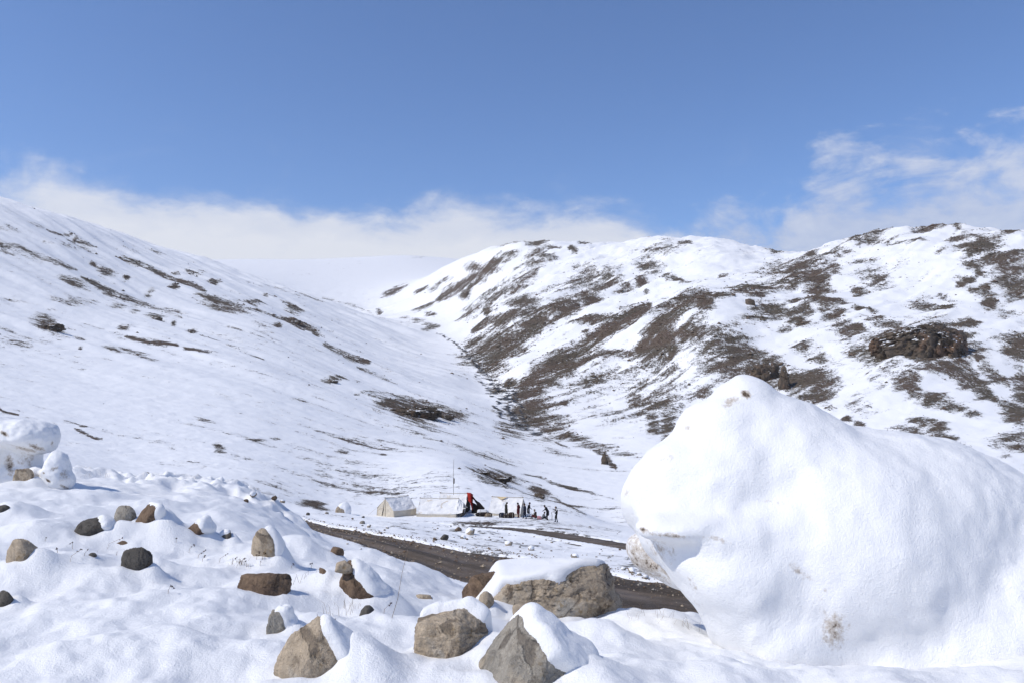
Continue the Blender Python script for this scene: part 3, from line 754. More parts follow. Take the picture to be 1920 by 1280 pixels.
def snow_cap(V0, F, E, c, t0, t1, thick, seed, sub_blur=6, wob=0.22):
    c = np.array(c, float); c /= np.linalg.norm(c)
    sm = blur(V0, E, sub_blur)
    N = vnormals(sm, F)
    k = N @ c + wob * fbm(V0 * (2.2 / max(1e-6, np.ptp(V0, 0).max())) + seed, 3, seed)
    m = sstep(k, t0, t1)
    m = blur(m, E, max(2, sub_blur // 2))
    up = 0.55 * N + 0.45 * c
    lump = 1 + 0.25 * fbm(V0 * (3.0 / max(1e-6, np.ptp(V0, 0).max())) + 5 + seed, 3, seed + 2)
    h = np.where(m > 0.02, thick * (np.clip(m, 0, 1) ** 0.55) * lump, 0) - 0.35 * thick * (1 - sstep(m, 0.0, 0.25)) - 0.02 * (1 - sstep(m, 0, .3))
    W = sm + up * h[:, None]
    keep = (m[F].max(1) > 0.015)
    lab = np.arange(len(W)); F2 = F[keep]
    for _ in range(400):
        mn = lab[F2].min(1); new = lab.copy()
        for k in range(3): np.minimum.at(new, F2[:, k], mn)
        new = new[new]
        if (new == lab).all(): break
        lab = new
    ids_, cnt_ = np.unique(lab[F2[:, 0]], return_counts=True)
    F2 = F2[lab[F2[:, 0]] == ids_[cnt_.argmax()]]; used = np.unique(F2); mp = np.full(len(W), -1); mp[used] = np.arange(len(used))
    return W[used], mp[F2]
CAP_DIR = (0.50, 0.32, 0.80)
ROCKS = {}
def rock(name, label, px, top, bot, wpx, mat, seed, cap=None, sub=4, planes=None, depth=0.85, group=None, bury=0.75, rough=0.05, p=16, rz=0.0, y=None, round_=0.0, cat='rock', n=14, dy=0.33, drift=1.0):
    g = hit(px, bot) if y is None else place(px, bot, y)
    W = wpx / FPX * g[1]; H = (bot - top) / FPX * g[1]
    Ht = H * (1 + bury)
    V, sm, F, E = rock_shape(seed, sub, n, planes, p if round_ else p * 2, rough, (W, W * depth, Ht), round_, 0 if round_ else 6)
    o = link(name, mesh_np(name, V, F, [mat], True))
    o.location = (g[0], g[1] + W * depth * dy, g[2] + H - Ht / 2)
    tag(o, label, cat, group)
    if cap:
        c = dict(c=CAP_DIR, t0=0.45, t1=0.75, thick=0.16 * min(W, H), wob=.3); c.update(cap)
        CV, CF = snow_cap(sm, F, E, c['c'], c['t0'], c['t1'], c['thick'], seed, c.get('blur', 6), c.get('wob', .22))
        link('snow_cap', mesh_np('snow_cap', CV, CF, [M_SNOW], True), o)
    if drift and g[1] < 24:
        D = W * depth
        DRIFTS.append((g[0] + .30 * W, g[1] + .75 * D, .62 * W, .55 * D, .42 * H * drift))
        DRIFTS.append((g[0] - .1 * W, g[1] - .30 * D, .75 * W, .30 * D, .13 * H * drift))
        DRIFTS.append((g[0] + .62 * W, g[1] + .2 * D, .42 * W, .5 * D, .32 * H * drift))
    ROCKS[label] = o
    return o

rock('boulder', 'large tan pyramid boulder at the bottom edge with snow on its right flank', 580, 1170, 1283, 152, R_TAN, 3, cap=dict(c=(0.85, .10, .55), t0=.58, t1=.80, thick=.05, blur=8), sub=6, depth=.9,
     planes=[(-.58, -.55, .60, .46), (.30, -.82, .48, .50), (.80, -.15, .60, .46), (-.15, .8, .6, .55), (-.95, .2, .25, .75), (.1, .2, 1, .98)], rough=.045, p=26)
rock('boulder', 'blocky cracked tan boulder in front of the largest flat topped boulder', 843, 1160, 1243, 146, R_TAN, 5, cap=dict(c=(.25, .75, .62), t0=.50, t1=.72, thick=.075, blur=10, wob=.15), sub=6, depth=.85, bury=.45,
     planes=[(-.2, -.97, .18, .60), (.72, -.68, .1, .66), (-.98, -.1, .1, .85), (.95, .1, .1, .9), (-.25, -.1, .95, .60), (.55, -.25, .8, .70), (.0, .95, .2, .7)], rough=.045, p=30)
rock('boulder', 'grey tan slanted boulder at the bottom edge under a big snow dome', 1002, 1188, 1305, 235, R_GREY, 9, cap=dict(c=(.80, .35, .55), t0=.36, t1=.60, thick=.085, blur=10, wob=.14), sub=6, depth=1.0,
     planes=[(-.35, -.85, .45, .55), (-.85, -.3, .5, .56), (.62, -.15, .75, .52), (.45, -.88, .15, .72), (.2, .8, .5, .7), (-.2, -.2, 1, .8)], rough=.035, p=26)
big = rock('boulder', 'largest flat topped brown boulder beside the dirt road, snow slab on top', 1020, 1073, 1168, 325, R_TAN, 14, cap=dict(c=(-.22, .02, 1), t0=.60, t1=.80, thick=.055, blur=6, wob=.22), sub=6, depth=.62, bury=.3,
     planes=[(-.06, -.97, .22, .55), (.22, -.95, .18, .60), (.95, -.25, .15, .93), (-.85, -.35, .40, .88), (-.30, -.10, .95, .46), (-.10, -.05, 1, .60), (.35, -.75, .35, .60), (-.25, -.85, .55, .60), (.1, .95, .3, .6), (-.45, -.85, .30, .66), (.6, -.75, -.1, .85)], rough=.06, p=30)
rock('boulder', 'dark layered rock shelf joined to the left end of the largest boulder', 906, 1080, 1136, 88, R_BROWN, 15, sub=5, depth=.9, y=big.location.y - .05, bury=.5,
     planes=[(-.1, -.9, .4, .6), (-.9, -.3, .3, .8), (.9, 0, .2, .9), (-.1, -.1, 1, .55), (.4, -.8, .1, .7)], rough=.10, p=20)
rock('boulder', 'grey and brown boulder with pointed peak and snow on its right side', 662, 1062, 1130, 108, R_BROWN, 21, cap=dict(c=(.75, .2, .65), t0=.5, t1=.75, thick=.06, blur=8), sub=5, depth=.9,
     planes=[(-.55, -.75, .35, .6), (.1, -.9, .4, .6), (.62, -.25, .75, .48), (-.9, 0, .3, .75), (.2, .9, .4, .6), (.8, -.5, -.1, .9)], rough=.05, p=22)
rock('stone', 'small reddish stone perched on the peaked boulder', 642, 1053, 1074, 34, R_TAN, 22, sub=4, y=ROCKS['grey and brown boulder with pointed peak and snow on its right side'].location.y - .12, bury=.2)
rock('stone', 'flat dark brown lens shaped stone under a snow hump', 487, 1082, 1117, 100, R_BROWN, 24, sub=5, depth=.6, rough=.07, bury=.5, planes=[(-.1, -.9, .5, .6), (.5, -.8, .3, .7), (-.5, -.8, .3, .7), (0, 0, 1, .6), (0, 1, .3, .6)], p=10, round_=.15)
rock('stone', 'small grey stone behind the pyramid boulder, snow to its right', 524, 1148, 1190, 52, R_GREY, 27, cap=dict(c=(.9, .3, .5), t0=.4, t1=.7, thick=.05), sub=5, rough=.07)
rock('boulder', 'upright tan stone with smooth face and long snow drift on its right', 493, 993, 1050, 52, R_TAN, 31, cap=dict(c=(.95, .25, .35), t0=.45, t1=.7, thick=.05), sub=5, rough=.035, p=9, round_=.2, depth=.8)
rock('stone', 'round dark stone sunk in snow left of the upright tan stone', 251, 1032, 1076, 56, R_DARK, 33, sub=5, depth=.6, rough=.06, p=7, round_=.4)
rock('stone', 'long dark stone low in the snow, leftmost of the crest row', 165, 975, 1008, 80, R_DARK, 35, sub=5, depth=.7, rough=.06, p=9, round_=.2, cap=dict(c=(.9, -.2, .5), t0=.72, t1=.9, thick=.04))
rock('stone', 'rounded grey stone in the crest row without snow on it', 227, 952, 987, 45, R_GREY, 37, sub=5, rough=.03, p=8, round_=.3)
rock('stone', 'brown stone next to the rounded grey stone, snow over its right half', 272, 947, 988, 52, R_BROWN, 39, sub=5, rough=.05, cap=dict(c=(.9, .1, .45), t0=.15, t1=.4, thick=.05))
rock('stone', 'small brown stone at the right end of the crest row with long snow hump', 366, 975, 1002, 48, R_BROWN, 41, sub=5, rough=.04, cap=dict(c=(.8, .2, .6), t0=.25, t1=.5, thick=.05))
rock('stone', 'dark stone peeping out under the snow hump at the crest row', 420, 996, 1018, 26, R_DARK, 43, sub=4, cap=dict(c=(-.2, .1, .9), t0=.5, t1=.7, thick=.03))
rock('stone', 'tan brown lens shaped stone near the left edge', 32, 1015, 1058, 60, R_TAN, 45, sub=5, rough=.05, p=9, round_=.2, depth=.6)
rock('stone', 'dark stone cut by the left edge, lower of two', 2, 1110, 1143, 40, R_DARK, 47, sub=4)
rock('stone', 'dark stone cut by the left edge, upper of two', 3, 948, 962, 28, R_DARK, 49, sub=4)
rock('stone', 'small dark brown rounded stone near the road edge', 629, 1026, 1041, 27, R_BROWN, 51, sub=4, p=8, round_=.3)
rock('stone', 'little two tone stone left of the peaked boulder', 605, 1066, 1079, 18, R_BROWN, 53, sub=4)
rock('stone', 'dark stone under the rounded snow hump right of the small grey stone', 687, 1137, 1153, 28, R_DARK, 55, sub=4, p=8, round_=.3)
rock('stone', 'flat tan stone level with the snow beyond the peaked boulder', 792, 1116, 1127, 40, R_TAN, 57, sub=4, depth=.5)
rock('stone', 'thin brown sliver of stone behind the small grey stone', 590, 1122, 1132, 26, R_BROWN, 59, sub=4, depth=.5)
rock('stone', 'thin slanted sliver of stone between the crest row and the round dark stone', 228, 1014, 1025, 28, R_BROWN, 61, sub=4, depth=.4)
rock('stone', 'tiny dark sliver of stone left of the round dark stone', 172, 1040, 1047, 17, R_DARK, 63, sub=3, depth=.4)
rock('stone', 'pale tan stone leaning on the left foot of the largest boulder', 911, 1108, 1135, 30, R_TAN, 65, sub=4, y=big.location.y - .62, p=8, round_=.2)
rock('stone', 'pale tan stone at the front foot of the largest boulder', 990, 1136, 1162, 58, R_TAN, 67, sub=4, y=big.location.y - .78, p=9, round_=.2)
rock('stone', 'long brown stone behind the snow hump left of the giant snow block', 1272, 1163, 1196, 74, R_BROWN, 69, sub=5, y=7.6, depth=.6, planes=[(.5, -.3, .8, .55), (-.2, -.9, .4, .6), (-.7, 0, .7, .7)])
rock('stone', 'small orange brown stone at the foot of the giant snow block', 1312, 1184, 1199, 26, R_TAN, 71, sub=4, y=7.4)
rock('stone', 'square ochre stone at the foot of the left snow pillar', 43, 878, 908, 36, R_TAN, 73, sub=5, p=20, rough=.06, y=11.6)
rock('stone', 'stone at the right foot of the small snow mound', 425, 921, 935, 34, R_GREY, 75, sub=4, y=18)
rock('stone', 'squat stone with slanted snow roof left of the tents', 641, 945, 966, 24, R_TAN, 77, sub=4, cap=dict(c=(.75, .1, .6), t0=.2, t1=.5, thick=.35), y=95)

# stones scattered over the flat between the road and the camp
MESHV = []
for k in range(7):
    V, sm, F, E = rock_shape(200 + k, 2, 9, None, 14, .06, (1, .8, .7))
    MESHV.append(mesh_np('stone', V, F, [[R_TAN, R_BROWN, R_GREY, R_DARK][k % 4]], True))
    if k in (0, 2, 4):
        CV, CF = snow_cap(sm, F, E, (.5, .2, .8), .35, .6, .12, k, 1)
        MESHV[-1] = (MESHV[-1], mesh_np('snow_cap', CV, CF, [M_SNOW], True))
    else:
        MESHV[-1] = (MESHV[-1], None)
def small_stone(px, row, wpx, k, label, group, rz=0.0, h=1.0):
    g = hit(px, row, 12.0)
    w = wpx / FPX * g[1]
    o = link('stone', MESHV[k][0]); o.location = (g[0], g[1], g[2] + .16 * w * h); o.scale = (w, w, w * h); o.rotation_euler = (0, 0, rz)
    tag(o, label, 'stone', group)
    if MESHV[k][1] is not None:
        link('snow_cap', MESHV[k][1], o)
    return o
for i, (px, row, w, k, lab) in enumerate([(679, 981, 10, 6, 'dark stone below the beige ridge tent, on the far road bank'), (692, 988, 10, 0, 'tan stone just right of the dark one on the far road bank'), (681, 970, 6, 3, 'small dark stone above the pair on the far road bank'), (661, 973, 5, 5, 'small stone furthest left under the beige ridge tent'),
        (859, 995, 14, 1, 'brown stone at the left end of the upper dirt track'), (882, 1001, 20, 0, 'flat tan stone just below the start of the upper dirt track'), (833, 1011, 17, 3, 'low dark slab of stone under the white camp tent'), (868, 1009, 11, 2, 'grey stone under the flat tan stone'),
        (815, 1012, 9, 5, 'little stone left of the low dark slab'), (953, 1022, 15, 4, 'snow topped stone in the middle of the white flat'), (996, 1031, 14, 4, 'snow dusted stone on the right of the white flat'), (1078, 1046, 14, 2, 'grey stone near the largest boulder on the white flat'), (721, 994, 5, 1, 'tiny brown stone on the far road bank'),
        (1169, 1068, 10, 2, 'rounded grey stone left in the stone row beside the snow block'), (1184, 1073, 16, 0, 'largest tan stone in the row beside the snow block'), (1212, 1073, 15, 0, 'pale stone right in the row beside the snow block'), (1199, 1078, 10, 2, 'low stone between the pale ones beside the snow block'), (1211, 1083, 11, 4, 'lowest stone of the row beside the snow block'), (1228, 1081, 9, 2, 'flat grey stone at the right end of the row beside the snow block'),
        (530, 942, 10, 4, 'stone on the snow crest left of the road end'), (514, 939, 12, 1, 'dark stone on the snow crest above the road end'), (474, 931, 14, 0, 'flat stone right of the small snow mound'), (462, 940, 9, 5, 'small stone below the flat one by the snow mound'), (578, 965, 9, 3, 'dark round stone right beside the far end of the road'), (613, 963, 7, 6, 'stone on the snow above the far end of the road')]):
    small_stone(px, row, w, k, lab, None, rz=i * 1.7, h=1.1)
r = np.random.default_rng(5)
n = 0
while n < 120:
    px = r.uniform(640, 1330); row = r.uniform(985, 1098)
    u, E = px_uE(px, row)
    g = hit(px, row, 12.0)
    if g[1] < 24 or g[1] > 92: continue
    xx, yy = np.array([g[0]]), np.array([g[1]])
    if inside_road(xx, yy)[0] > -0.3 or in_track(xx, yy)[0] > -0.3: continue
    if r.random() > sstep(np.array([px]), 650, 1150)[0] * .8 + .2: continue
    small_stone(px, row, r.uniform(2.2, 5.5) * (1.3 if r.random() > .85 else 1), int(r.integers(0, 7)), 'small stone poking through the snow on the flat between road and camp', 'small stones on the flat between road and camp', rz=r.uniform(0, 6), h=r.uniform(.6, 1.2))
    n += 1

# crags standing out of the hillsides
def crag(label, px, bot, wpx, hpx, seed, y, sub=5, depth=.7, rough=.16, planes=None, mat=R_CRAG, lean=0, name='rock_outcrop'):
    u, E = px_uE(px, bot)
    ys = np.linspace(y * .75, y * 1.25, 500); gz = ground(u * ys, ys)
    i = np.argmin(np.abs(gz - E * ys)); yy = ys[i]
    W, H = wpx / FPX * yy, hpx / FPX * yy
    V, sm, F, E_ = rock_shape(seed, sub, 11, planes, 30, rough, (W, W * depth, H * 1.7))
    D = V / np.array([W, W * depth, H * 1.7])
    V = V + (np.abs(fbm(np.stack([D[:, 0] * 9, D[:, 1] * 9, D[:, 2] * 2.2], 1), 4, seed + 3)) - .35)[:, None] * np.array([.10 * W, .10 * W, .05 * H])
    o = link(name, mesh_np(name, V, F, [mat], True))
    o.location = (u * yy, yy + W * depth * .3, gz[i] + H * .15)
    tag(o, label, 'rock outcrop')
    return o
crag('large domed brown crag high on the right hillside', 1752, 668, 190, 66, 301, 480, 6, .6, .10, [(-.5, -.4, .8, .55), (0, -.6, .8, .55), (.45, -.5, .7, .6), (.75, -.6, .2, .78), (.1, -.95, .2, .6), (-.3, -.9, .3, .65), (0, .5, .8, .6)])
crag('dark crag left of a pair behind the peak of the snow block', 1440, 712, 58, 34, 303, 420, 5, .7, .16)
crag('narrow dark crag right of a pair behind the peak of the snow block', 1474, 728, 26, 44, 305, 410, 5, .8, .16)
crag('long dark crag in the middle of the left hillside', 780, 780, 100, 20, 307, 300, 5, .5, .16)
crag('dark crag end right of the long one on the left hillside', 832, 784, 40, 9, 308, 300, 5, .5, .16)
crag('black bush like crag on the ridge above the camp', 938, 902, 44, 10, 309, 143, 5, .6, .22)
crag('smaller black crag lower left on the ridge above the camp', 905, 888, 30, 5, 310, 147, 4, .6, .2)
crag('dark round crag to the right on the ridge above the camp', 1012, 926, 20, 9, 311, 132, 4, .7, .22)
crag('dark leaning crag at the foot of the right hill', 1134, 870, 14, 20, 313, 260, 4, .7, .2)
crag('crag with dark top on the left hillside near the edge', 92, 618, 46, 14, 315, 260, 5, .7, .2)
crag('small dark crag in the open snow of the left slope', 622, 717, 24, 6, 317, 330, 4, .7, .22)
crag('dark crag at the end of a bare strip on the upper left slope', 290, 599, 26, 6, 319, 430, 4, .7, .2)
crag('crag on the scree strip at the right of the left slope', 550, 606, 26, 6, 321, 560, 4, .7, .2)
crag('reddish boulder shaped crag standing alone on the right hill', 1408, 572, 20, 13, 323, 560, 4, .9, .12, mat=R_CRAG)
crag('crag beside the stream bend in the valley', 953, 722, 18, 9, 325, 540, 4, .8, .2)
crag('hooked dark crag on the flank of the middle ridge', 874, 556, 10, 11, 327, 1120, 4, .8, .2)
# ------------------------------------------------------------------ bodies of snow grown from distance fields
def surface_net(fn, lo, hi, cell):
    lo = np.array(lo, float); hi = np.array(hi, float)
    n = np.ceil((hi - lo) / cell).astype(int) + 1
    ax = [lo[i] + cell * np.arange(n[i]) for i in range(3)]
    G = np.stack(np.meshgrid(*ax, indexing='ij'), -1).reshape(-1, 3)
    v = np.concatenate([fn(G[i:i + 400000]) for i in range(0, len(G), 400000)]).reshape(n)
    s = v < 0
    c = np.zeros(n - 1, np.int8)
    offs = [(i, j, k) for i in (0, 1) for j in (0, 1) for k in (0, 1)]
    def sub(a, o): return a[o[0]:n[0] - 1 + o[0], o[1]:n[1] - 1 + o[1], o[2]:n[2] - 1 + o[2]]
    for o in offs: c += sub(s, o)
    act = (c > 0) & (c < 8)
    idx = np.full(n - 1, -1, np.int64); ids = np.nonzero(act); idx[ids] = np.arange(len(ids[0]))
    acc = np.zeros((len(ids[0]), 3)); cnt = np.zeros(len(ids[0]))
    vals = {o: sub(v, o)[ids] for o in offs}
    for a in offs:
        for b in offs:
            if sum(b) == sum(a) + 1 and all(b[i] >= a[i] for i in range(3)):
                va, vb = vals[a], vals[b]; m = (va < 0) != (vb < 0)
                t = np.where(m, va / np.where(m, va - vb, 1), 0)
                p = np.array(a)[None] + t[:, None] * (np.array(b) - np.array(a))[None]
                acc[m] += p[m]; cnt[m] += 1
    V = lo + (np.stack(ids, 1) + acc / cnt[:, None]) * cell
    Fs = []
    for d in range(3):
        e, f = (d + 1) % 3, (d + 2) % 3
        sl = [slice(1, n[i] - 1) for i in range(3)]; sl[d] = slice(0, n[d] - 1)
        a = s[tuple(sl)]; sl2 = list(sl); sl2[d] = slice(1, n[d]); b = s[tuple(sl2)]
        cr = np.nonzero(a != b); fl = a[cr]
        P = np.stack(cr, 1); P[:, e] += 1; P[:, f] += 1
        q = []
        for de, df in ((0, 0), (1, 0), (1, 1), (0, 1)):
            Q = P.copy(); Q[:, e] -= 1 - de; Q[:, f] -= 1 - df
            q.append(idx[Q[:, 0], Q[:, 1], Q[:, 2]])
        q = np.stack(q, 1)
        q[~fl] = q[~fl][:, ::-1]
        Fs.append(q)
    F = np.concatenate(Fs); F = F[(F >= 0).all(1)]
    return V, F
def smin(a, b, k):
    h = np.clip(0.5 + 0.5 * (b - a) / k, 0, 1)
    return b + (a - b) * h - k * h * (1 - h)
def ell(P, c, r, rot=0.0, power=2.0):
    q = P - np.array(c)
    if rot:
        ca, sa = math.cos(rot), math.sin(rot)
        q = np.stack([q[:, 0] * ca + q[:, 2] * sa, q[:, 1], -q[:, 0] * sa + q[:, 2] * ca], 1)
    r = np.array(r)
    if power != 2.0:
        return ((np.abs(q / r) ** power).sum(1) ** (1 / power) - 1) * np.min(r)
    k0 = np.linalg.norm(q / r, axis=1); k1 = np.linalg.norm(q / (r * r), axis=1)
    return k0 * (k0 - 1) / (k1 + 1e-9)

def make_dirty_snow():
    m, nt, b = new_mat('dirty_snow', 0.62)
    P = nt.pos()
    col, nrm = snow_nodes(nt, P)
    st = nt.attr('stain')
    n = nt.noise(P, 22, 8, 0.78); n2 = nt.noise(P, 4, 4, 0.6)
    t = nt.math('ADD', st, nt.math('ADD', nt.math('MULTIPLY', nt.math('SUBTRACT', n, 0.5), 2.0), nt.math('MULTIPLY', nt.math('SUBTRACT', n2, 0.5), 0.5)))
    c = nt.mix(nt.smooth(t, 0.36, 0.85, 0, 0.72), col, (0.40, 0.32, 0.235))
    c = nt.mix(nt.smooth(t, 0.80, 1.05), c, (0.10, 0.072, 0.05))
    nt.put(b.inputs['Base Color'], c); nt.put(b.inputs['Normal'], nrm)
    b.inputs['Specular IOR Level'].default_value = 0.15
    return m
M_DSNOW = make_dirty_snow()

def snow_body(name, label, y, blobs, stains, k, cell, cat='snow block', rough=0.02, seed=1, pad=.15, power=2.0):
    """blobs: px, row, rx px, ry px, dy, ry_depth, rot"""
    u0, E0 = px_uE(blobs[0][0], blobs[0][1])
    org = place(blobs[0][0], blobs[0][1], y)
    L = []
    for bx, by, rx, ry, dy, rd, rot in blobs:
        yy = y + dy
        c = place(bx, by, yy) - org
        L.append((c, (rx / FPX * yy, rd, ry / FPX * yy), math.radians(rot)))
    def fn(P):
        d = None
        for c, r, rot in L:
            e = ell(P, c, r, rot, power)
            d = e if d is None else smin(d, e, k)
        w = fbm(P * 1.6 / (cell * 40) + seed, 3, seed)
        w2 = fbm(P * 1.6 / (cell * 9) + seed + 7, 2, seed + 9)
        return d + rough * w + cell * w2 * (.14 + .40 * sstep(P[:, 0], .25, 1.1))
    lo = np.min([c - np.max(r) * np.ones(3) for c, r, _ in L], 0) - pad; hi = np.max([c + np.max(r) * np.ones(3) for c, r, _ in L], 0) + pad
    gz = ground(org[0], org[1])[0] - org[2]
    lo[2] = max(lo[2], gz - .8)
    for ax in range(3):
        lo[ax] = max(lo[ax], np.min([c[ax] - (max(r[0], r[2]) if ax != 1 else r[1]) for c, r, _ in L]) - pad)
        hi[ax] = min(hi[ax], np.max([c[ax] + (max(r[0], r[2]) if ax != 1 else r[1]) for c, r, _ in L]) + pad)
    V, F = surface_net(fn, lo, hi, cell)
    Wp = V + org
    ppx, prow = uE_px(Wp[:, 0] / Wp[:, 1], Wp[:, 2] / Wp[:, 1])
    st = np.zeros(len(V))
    for sx_, sy_, ra, rb, ang, s, front in stains:
        # stains are spots on the body, found from the survey and kept to the side they lie on
        a = math.radians(ang); X, Y = ppx - sx_, -(prow - sy_)
        q = ((X * math.cos(a) + Y * math.sin(a)) / ra) ** 2 + ((-X * math.sin(a) + Y * math.cos(a)) / rb) ** 2
        v = s * np.exp(-q * 1.2)
        st = np.maximum(st, v if front == 1 else np.where(V[:, 1] > .22, v, 0))
    o = link(name, mesh_np(name, V, F, [M_DSNOW], True, {'stain': st}))
    o.location = org
    return tag(o, label, cat)

snow_body('snow_block', 'giant overhanging block of snow at the right edge of the foreground', 6.2, [
    (1600, 1060, 270, 235, 0.0, .95, 0), (1385, 925, 190, 135, 0.12, .60, 12), (1396, 792, 66, 94, 0.2, .36, -4), (1440, 830, 95, 90, .2, .42, -35), (1285, 915, 125, 88, 0.2, .45, 25),
    (1520, 880, 170, 105, 0.15, .6, -28), (1720, 968, 240, 152, 0.2, .85, -14), (1900, 1070, 250, 160, 0.15, .9, -20), (2100, 1160, 260, 180, .2, .9, -16),
    (1282, 982, 86, 27, -0.34, .30, 5), (1400, 990, 110, 44, -0.30, .38, 14), (1470, 1010, 80, 60, -.22, .45, 0), (1290, 1030, 62, 40, -.06, .34, -40), (1256, 1024, 48, 30, .0, .32, -38), (1400, 1085, 115, 100, -.34, .48, -30), (1330, 1060, 85, 62, -.18, .42, -48), (1385, 1150, 62, 62, -.15, .45, -40), (1455, 1180, 115, 90, -.30, .6, 0), (1400, 1140, 75, 60, -.30, .4, -30),
    (1650, 1230, 280, 110, -.2, .8, 0), (1900, 1240, 300, 130, -.1, .8, 0), (2080, 1270, 320, 150, -.1, .9, 0), (1830, 1180, 230, 130, -.26, .85, 0), (1890, 1140, 270, 180, -.02, .95, -8), (1345, 820, 62, 74, .2, .38, 40), (1215, 1030, 42, 34, .62, .22, -35), (1262, 1062, 56, 30, .60, .26, -32)],
    [(1398, 738, 9, 14, 60, 1.2, 1), (1370, 752, 30, 14, 20, .75, 1), (1207, 993, 6, 12, 70, 1.2, 1), (1260, 1003, 80, 6, -6, .80, 1), (1345, 1010, 50, 8, -12, .62, 1), (1500, 1070, 45, 12, -38, .58, 1), (1450, 940, 40, 10, -10, .48, 1),
     (1562, 1178, 36, 46, 10, .88, 1), (1540, 1120, 16, 50, -25, .45, 1), (1240, 1030, 46, 26, -30, .62, 1), (1300, 1095, 10, 26, 35, .6, 1), (1150, 975, 7, 26, 0, .95, 1), (1290, 800, 10, 22, -30, .55, 1), (1250, 860, 30, 12, 20, .5, 1), (1215, 1045, 90, 60, -35, .82, 2), (1250, 1062, 60, 24, -32, 1.0, 2), (1175, 925, 10, 14, 0, .5, 1), (1310, 1130, 22, 8, -30, .5, 1), (1230, 1062, 12, 8, 0, 1.1, 1)],
    .15, .021, rough=.034, seed=4)
snow_body('snow_block', 'snow pillar with overhanging blue shaded cap at the left edge', 12.2, [
    (34, 862, 40, 46, 0.06, .28, 4), (36, 812, 60, 24, -.04, .40, -3), (62, 818, 42, 30, -.02, .34, -14), (-10, 850, 46, 70, .1, .5, 0), (26, 890, 48, 24, .05, .35, 0)],
    [(68, 838, 26, 6, -22, .95, 1), (8, 812, 12, 5, -35, 1.2, 1), (18, 870, 12, 32, 8, .85, 1), (48, 862, 30, 26, 0, .60, 1), (50, 842, 46, 5, -14, .85, 1), (98, 832, 5, 9, 0, .8, 1)],
    .045, .012, rough=.022, seed=9, power=2.8)
snow_body('snow_block', 'upright snow covered stone right of the left snow pillar', 11.9, [
    (105, 862, 15, 17, 0, .13, -14), (107, 880, 21, 22, 0, .18, -14), (111, 899, 26, 22, 0, .21, -10), (70, 888, 15, 15, .08, .16, 0)],
    [(100, 878, 12, 6, 25, .8, 1), (120, 890, 14, 18, -10, .68, 1), (90, 900, 8, 3, -35, 1.3, 1), (82, 886, 3, 3, 0, 1.2, 1), (120, 912, 20, 4, -25, .9, 1)],
    .11, .009, rough=.02, seed=13, power=2.2)
snow_body('snow_mound', 'small snow mound beyond the crest, left of the road end', 21.5, [
    (402, 912, 18, 18, 0, .3, 0), (414, 922, 20, 14, 0, .3, -20), (388, 920, 14, 16, 0, .25, 0), (405, 935, 34, 14, 0, .4, 0)],
    [(391, 909, 3, 5, 0, 1.0, 1), (430, 926, 6, 6, 0, .9, 1)], .04, .016, cat='snow mound', rough=.04, seed=17, power=2.4)
# ------------------------------------------------------------------ the ground sheets
def columns(n):
    c = np.linspace(-0.80, 0.80, n)
    out = np.concatenate([-np.array([2.4, 1.9, 1.6, 1.4, 1.2, 1.05, .95, .87]), c, np.array([.87, .95, 1.05, 1.2, 1.4, 1.6, 1.9, 2.4])])
    return out
def grid_faces(nr, nc):
    i = np.arange(nr - 1)[:, None] * nc + np.arange(nc - 1)[None]
    return np.stack([i, i + 1, i + nc + 1, i + nc], -1).reshape(-1, 4)
def sheet(name, us, ys, mats, attrs_fn=None, sink=0.0):
    U, Y = np.meshgrid(us, ys)
    x, y = (U * Y).ravel(), Y.ravel()
    z = ground(x, y)
    z[:len(us)] -= sink
    at = attrs_fn(x, y, z, U.ravel()) if attrs_fn else None
    me = mesh_np(name, np.stack([x, y, z], 1), grid_faces(len(ys), len(us)), mats, True, at)
    return link(name, me), (x, y, z, at)

USE_DRIFTS[0] = True
YS = 27.0      # where the nearby snow bank ends and the wider terrain begins
ys_near = np.exp(np.concatenate([np.linspace(math.log(1.3), math.log(14), 400), np.linspace(math.log(14), math.log(YS), 90)[1:]]))
near_o, _ = sheet('snow_bank', columns(620), ys_near, [M_SNOW])
tag(near_o, kind='structure')
# the bank carries on behind the photographer
xs = np.concatenate([-np.geomspace(6.5, 90, 10)[::-1], np.linspace(-6, 6, 25), np.geomspace(6.5, 90, 10)]); yb = np.concatenate([np.linspace(-60, -3, 14), [-1.5, 0, .8, 1.3]])
XB, YB = np.meshgrid(xs, yb)
zb = baseE(XB.ravel() / 1.3, np.full(XB.size, 1.3)) * 1.3 + 0.10 * fbm(P3(XB, YB, k=.3), 3, 5) * sstep(1.3 - YB.ravel(), 0.2, 3) - 0.01
back_o = link('snow_field', mesh_np('snow_field', np.stack([XB.ravel(), YB.ravel(), zb], 1), grid_faces(len(yb), len(xs)), [M_SNOW]))
tag(back_o, kind='structure')

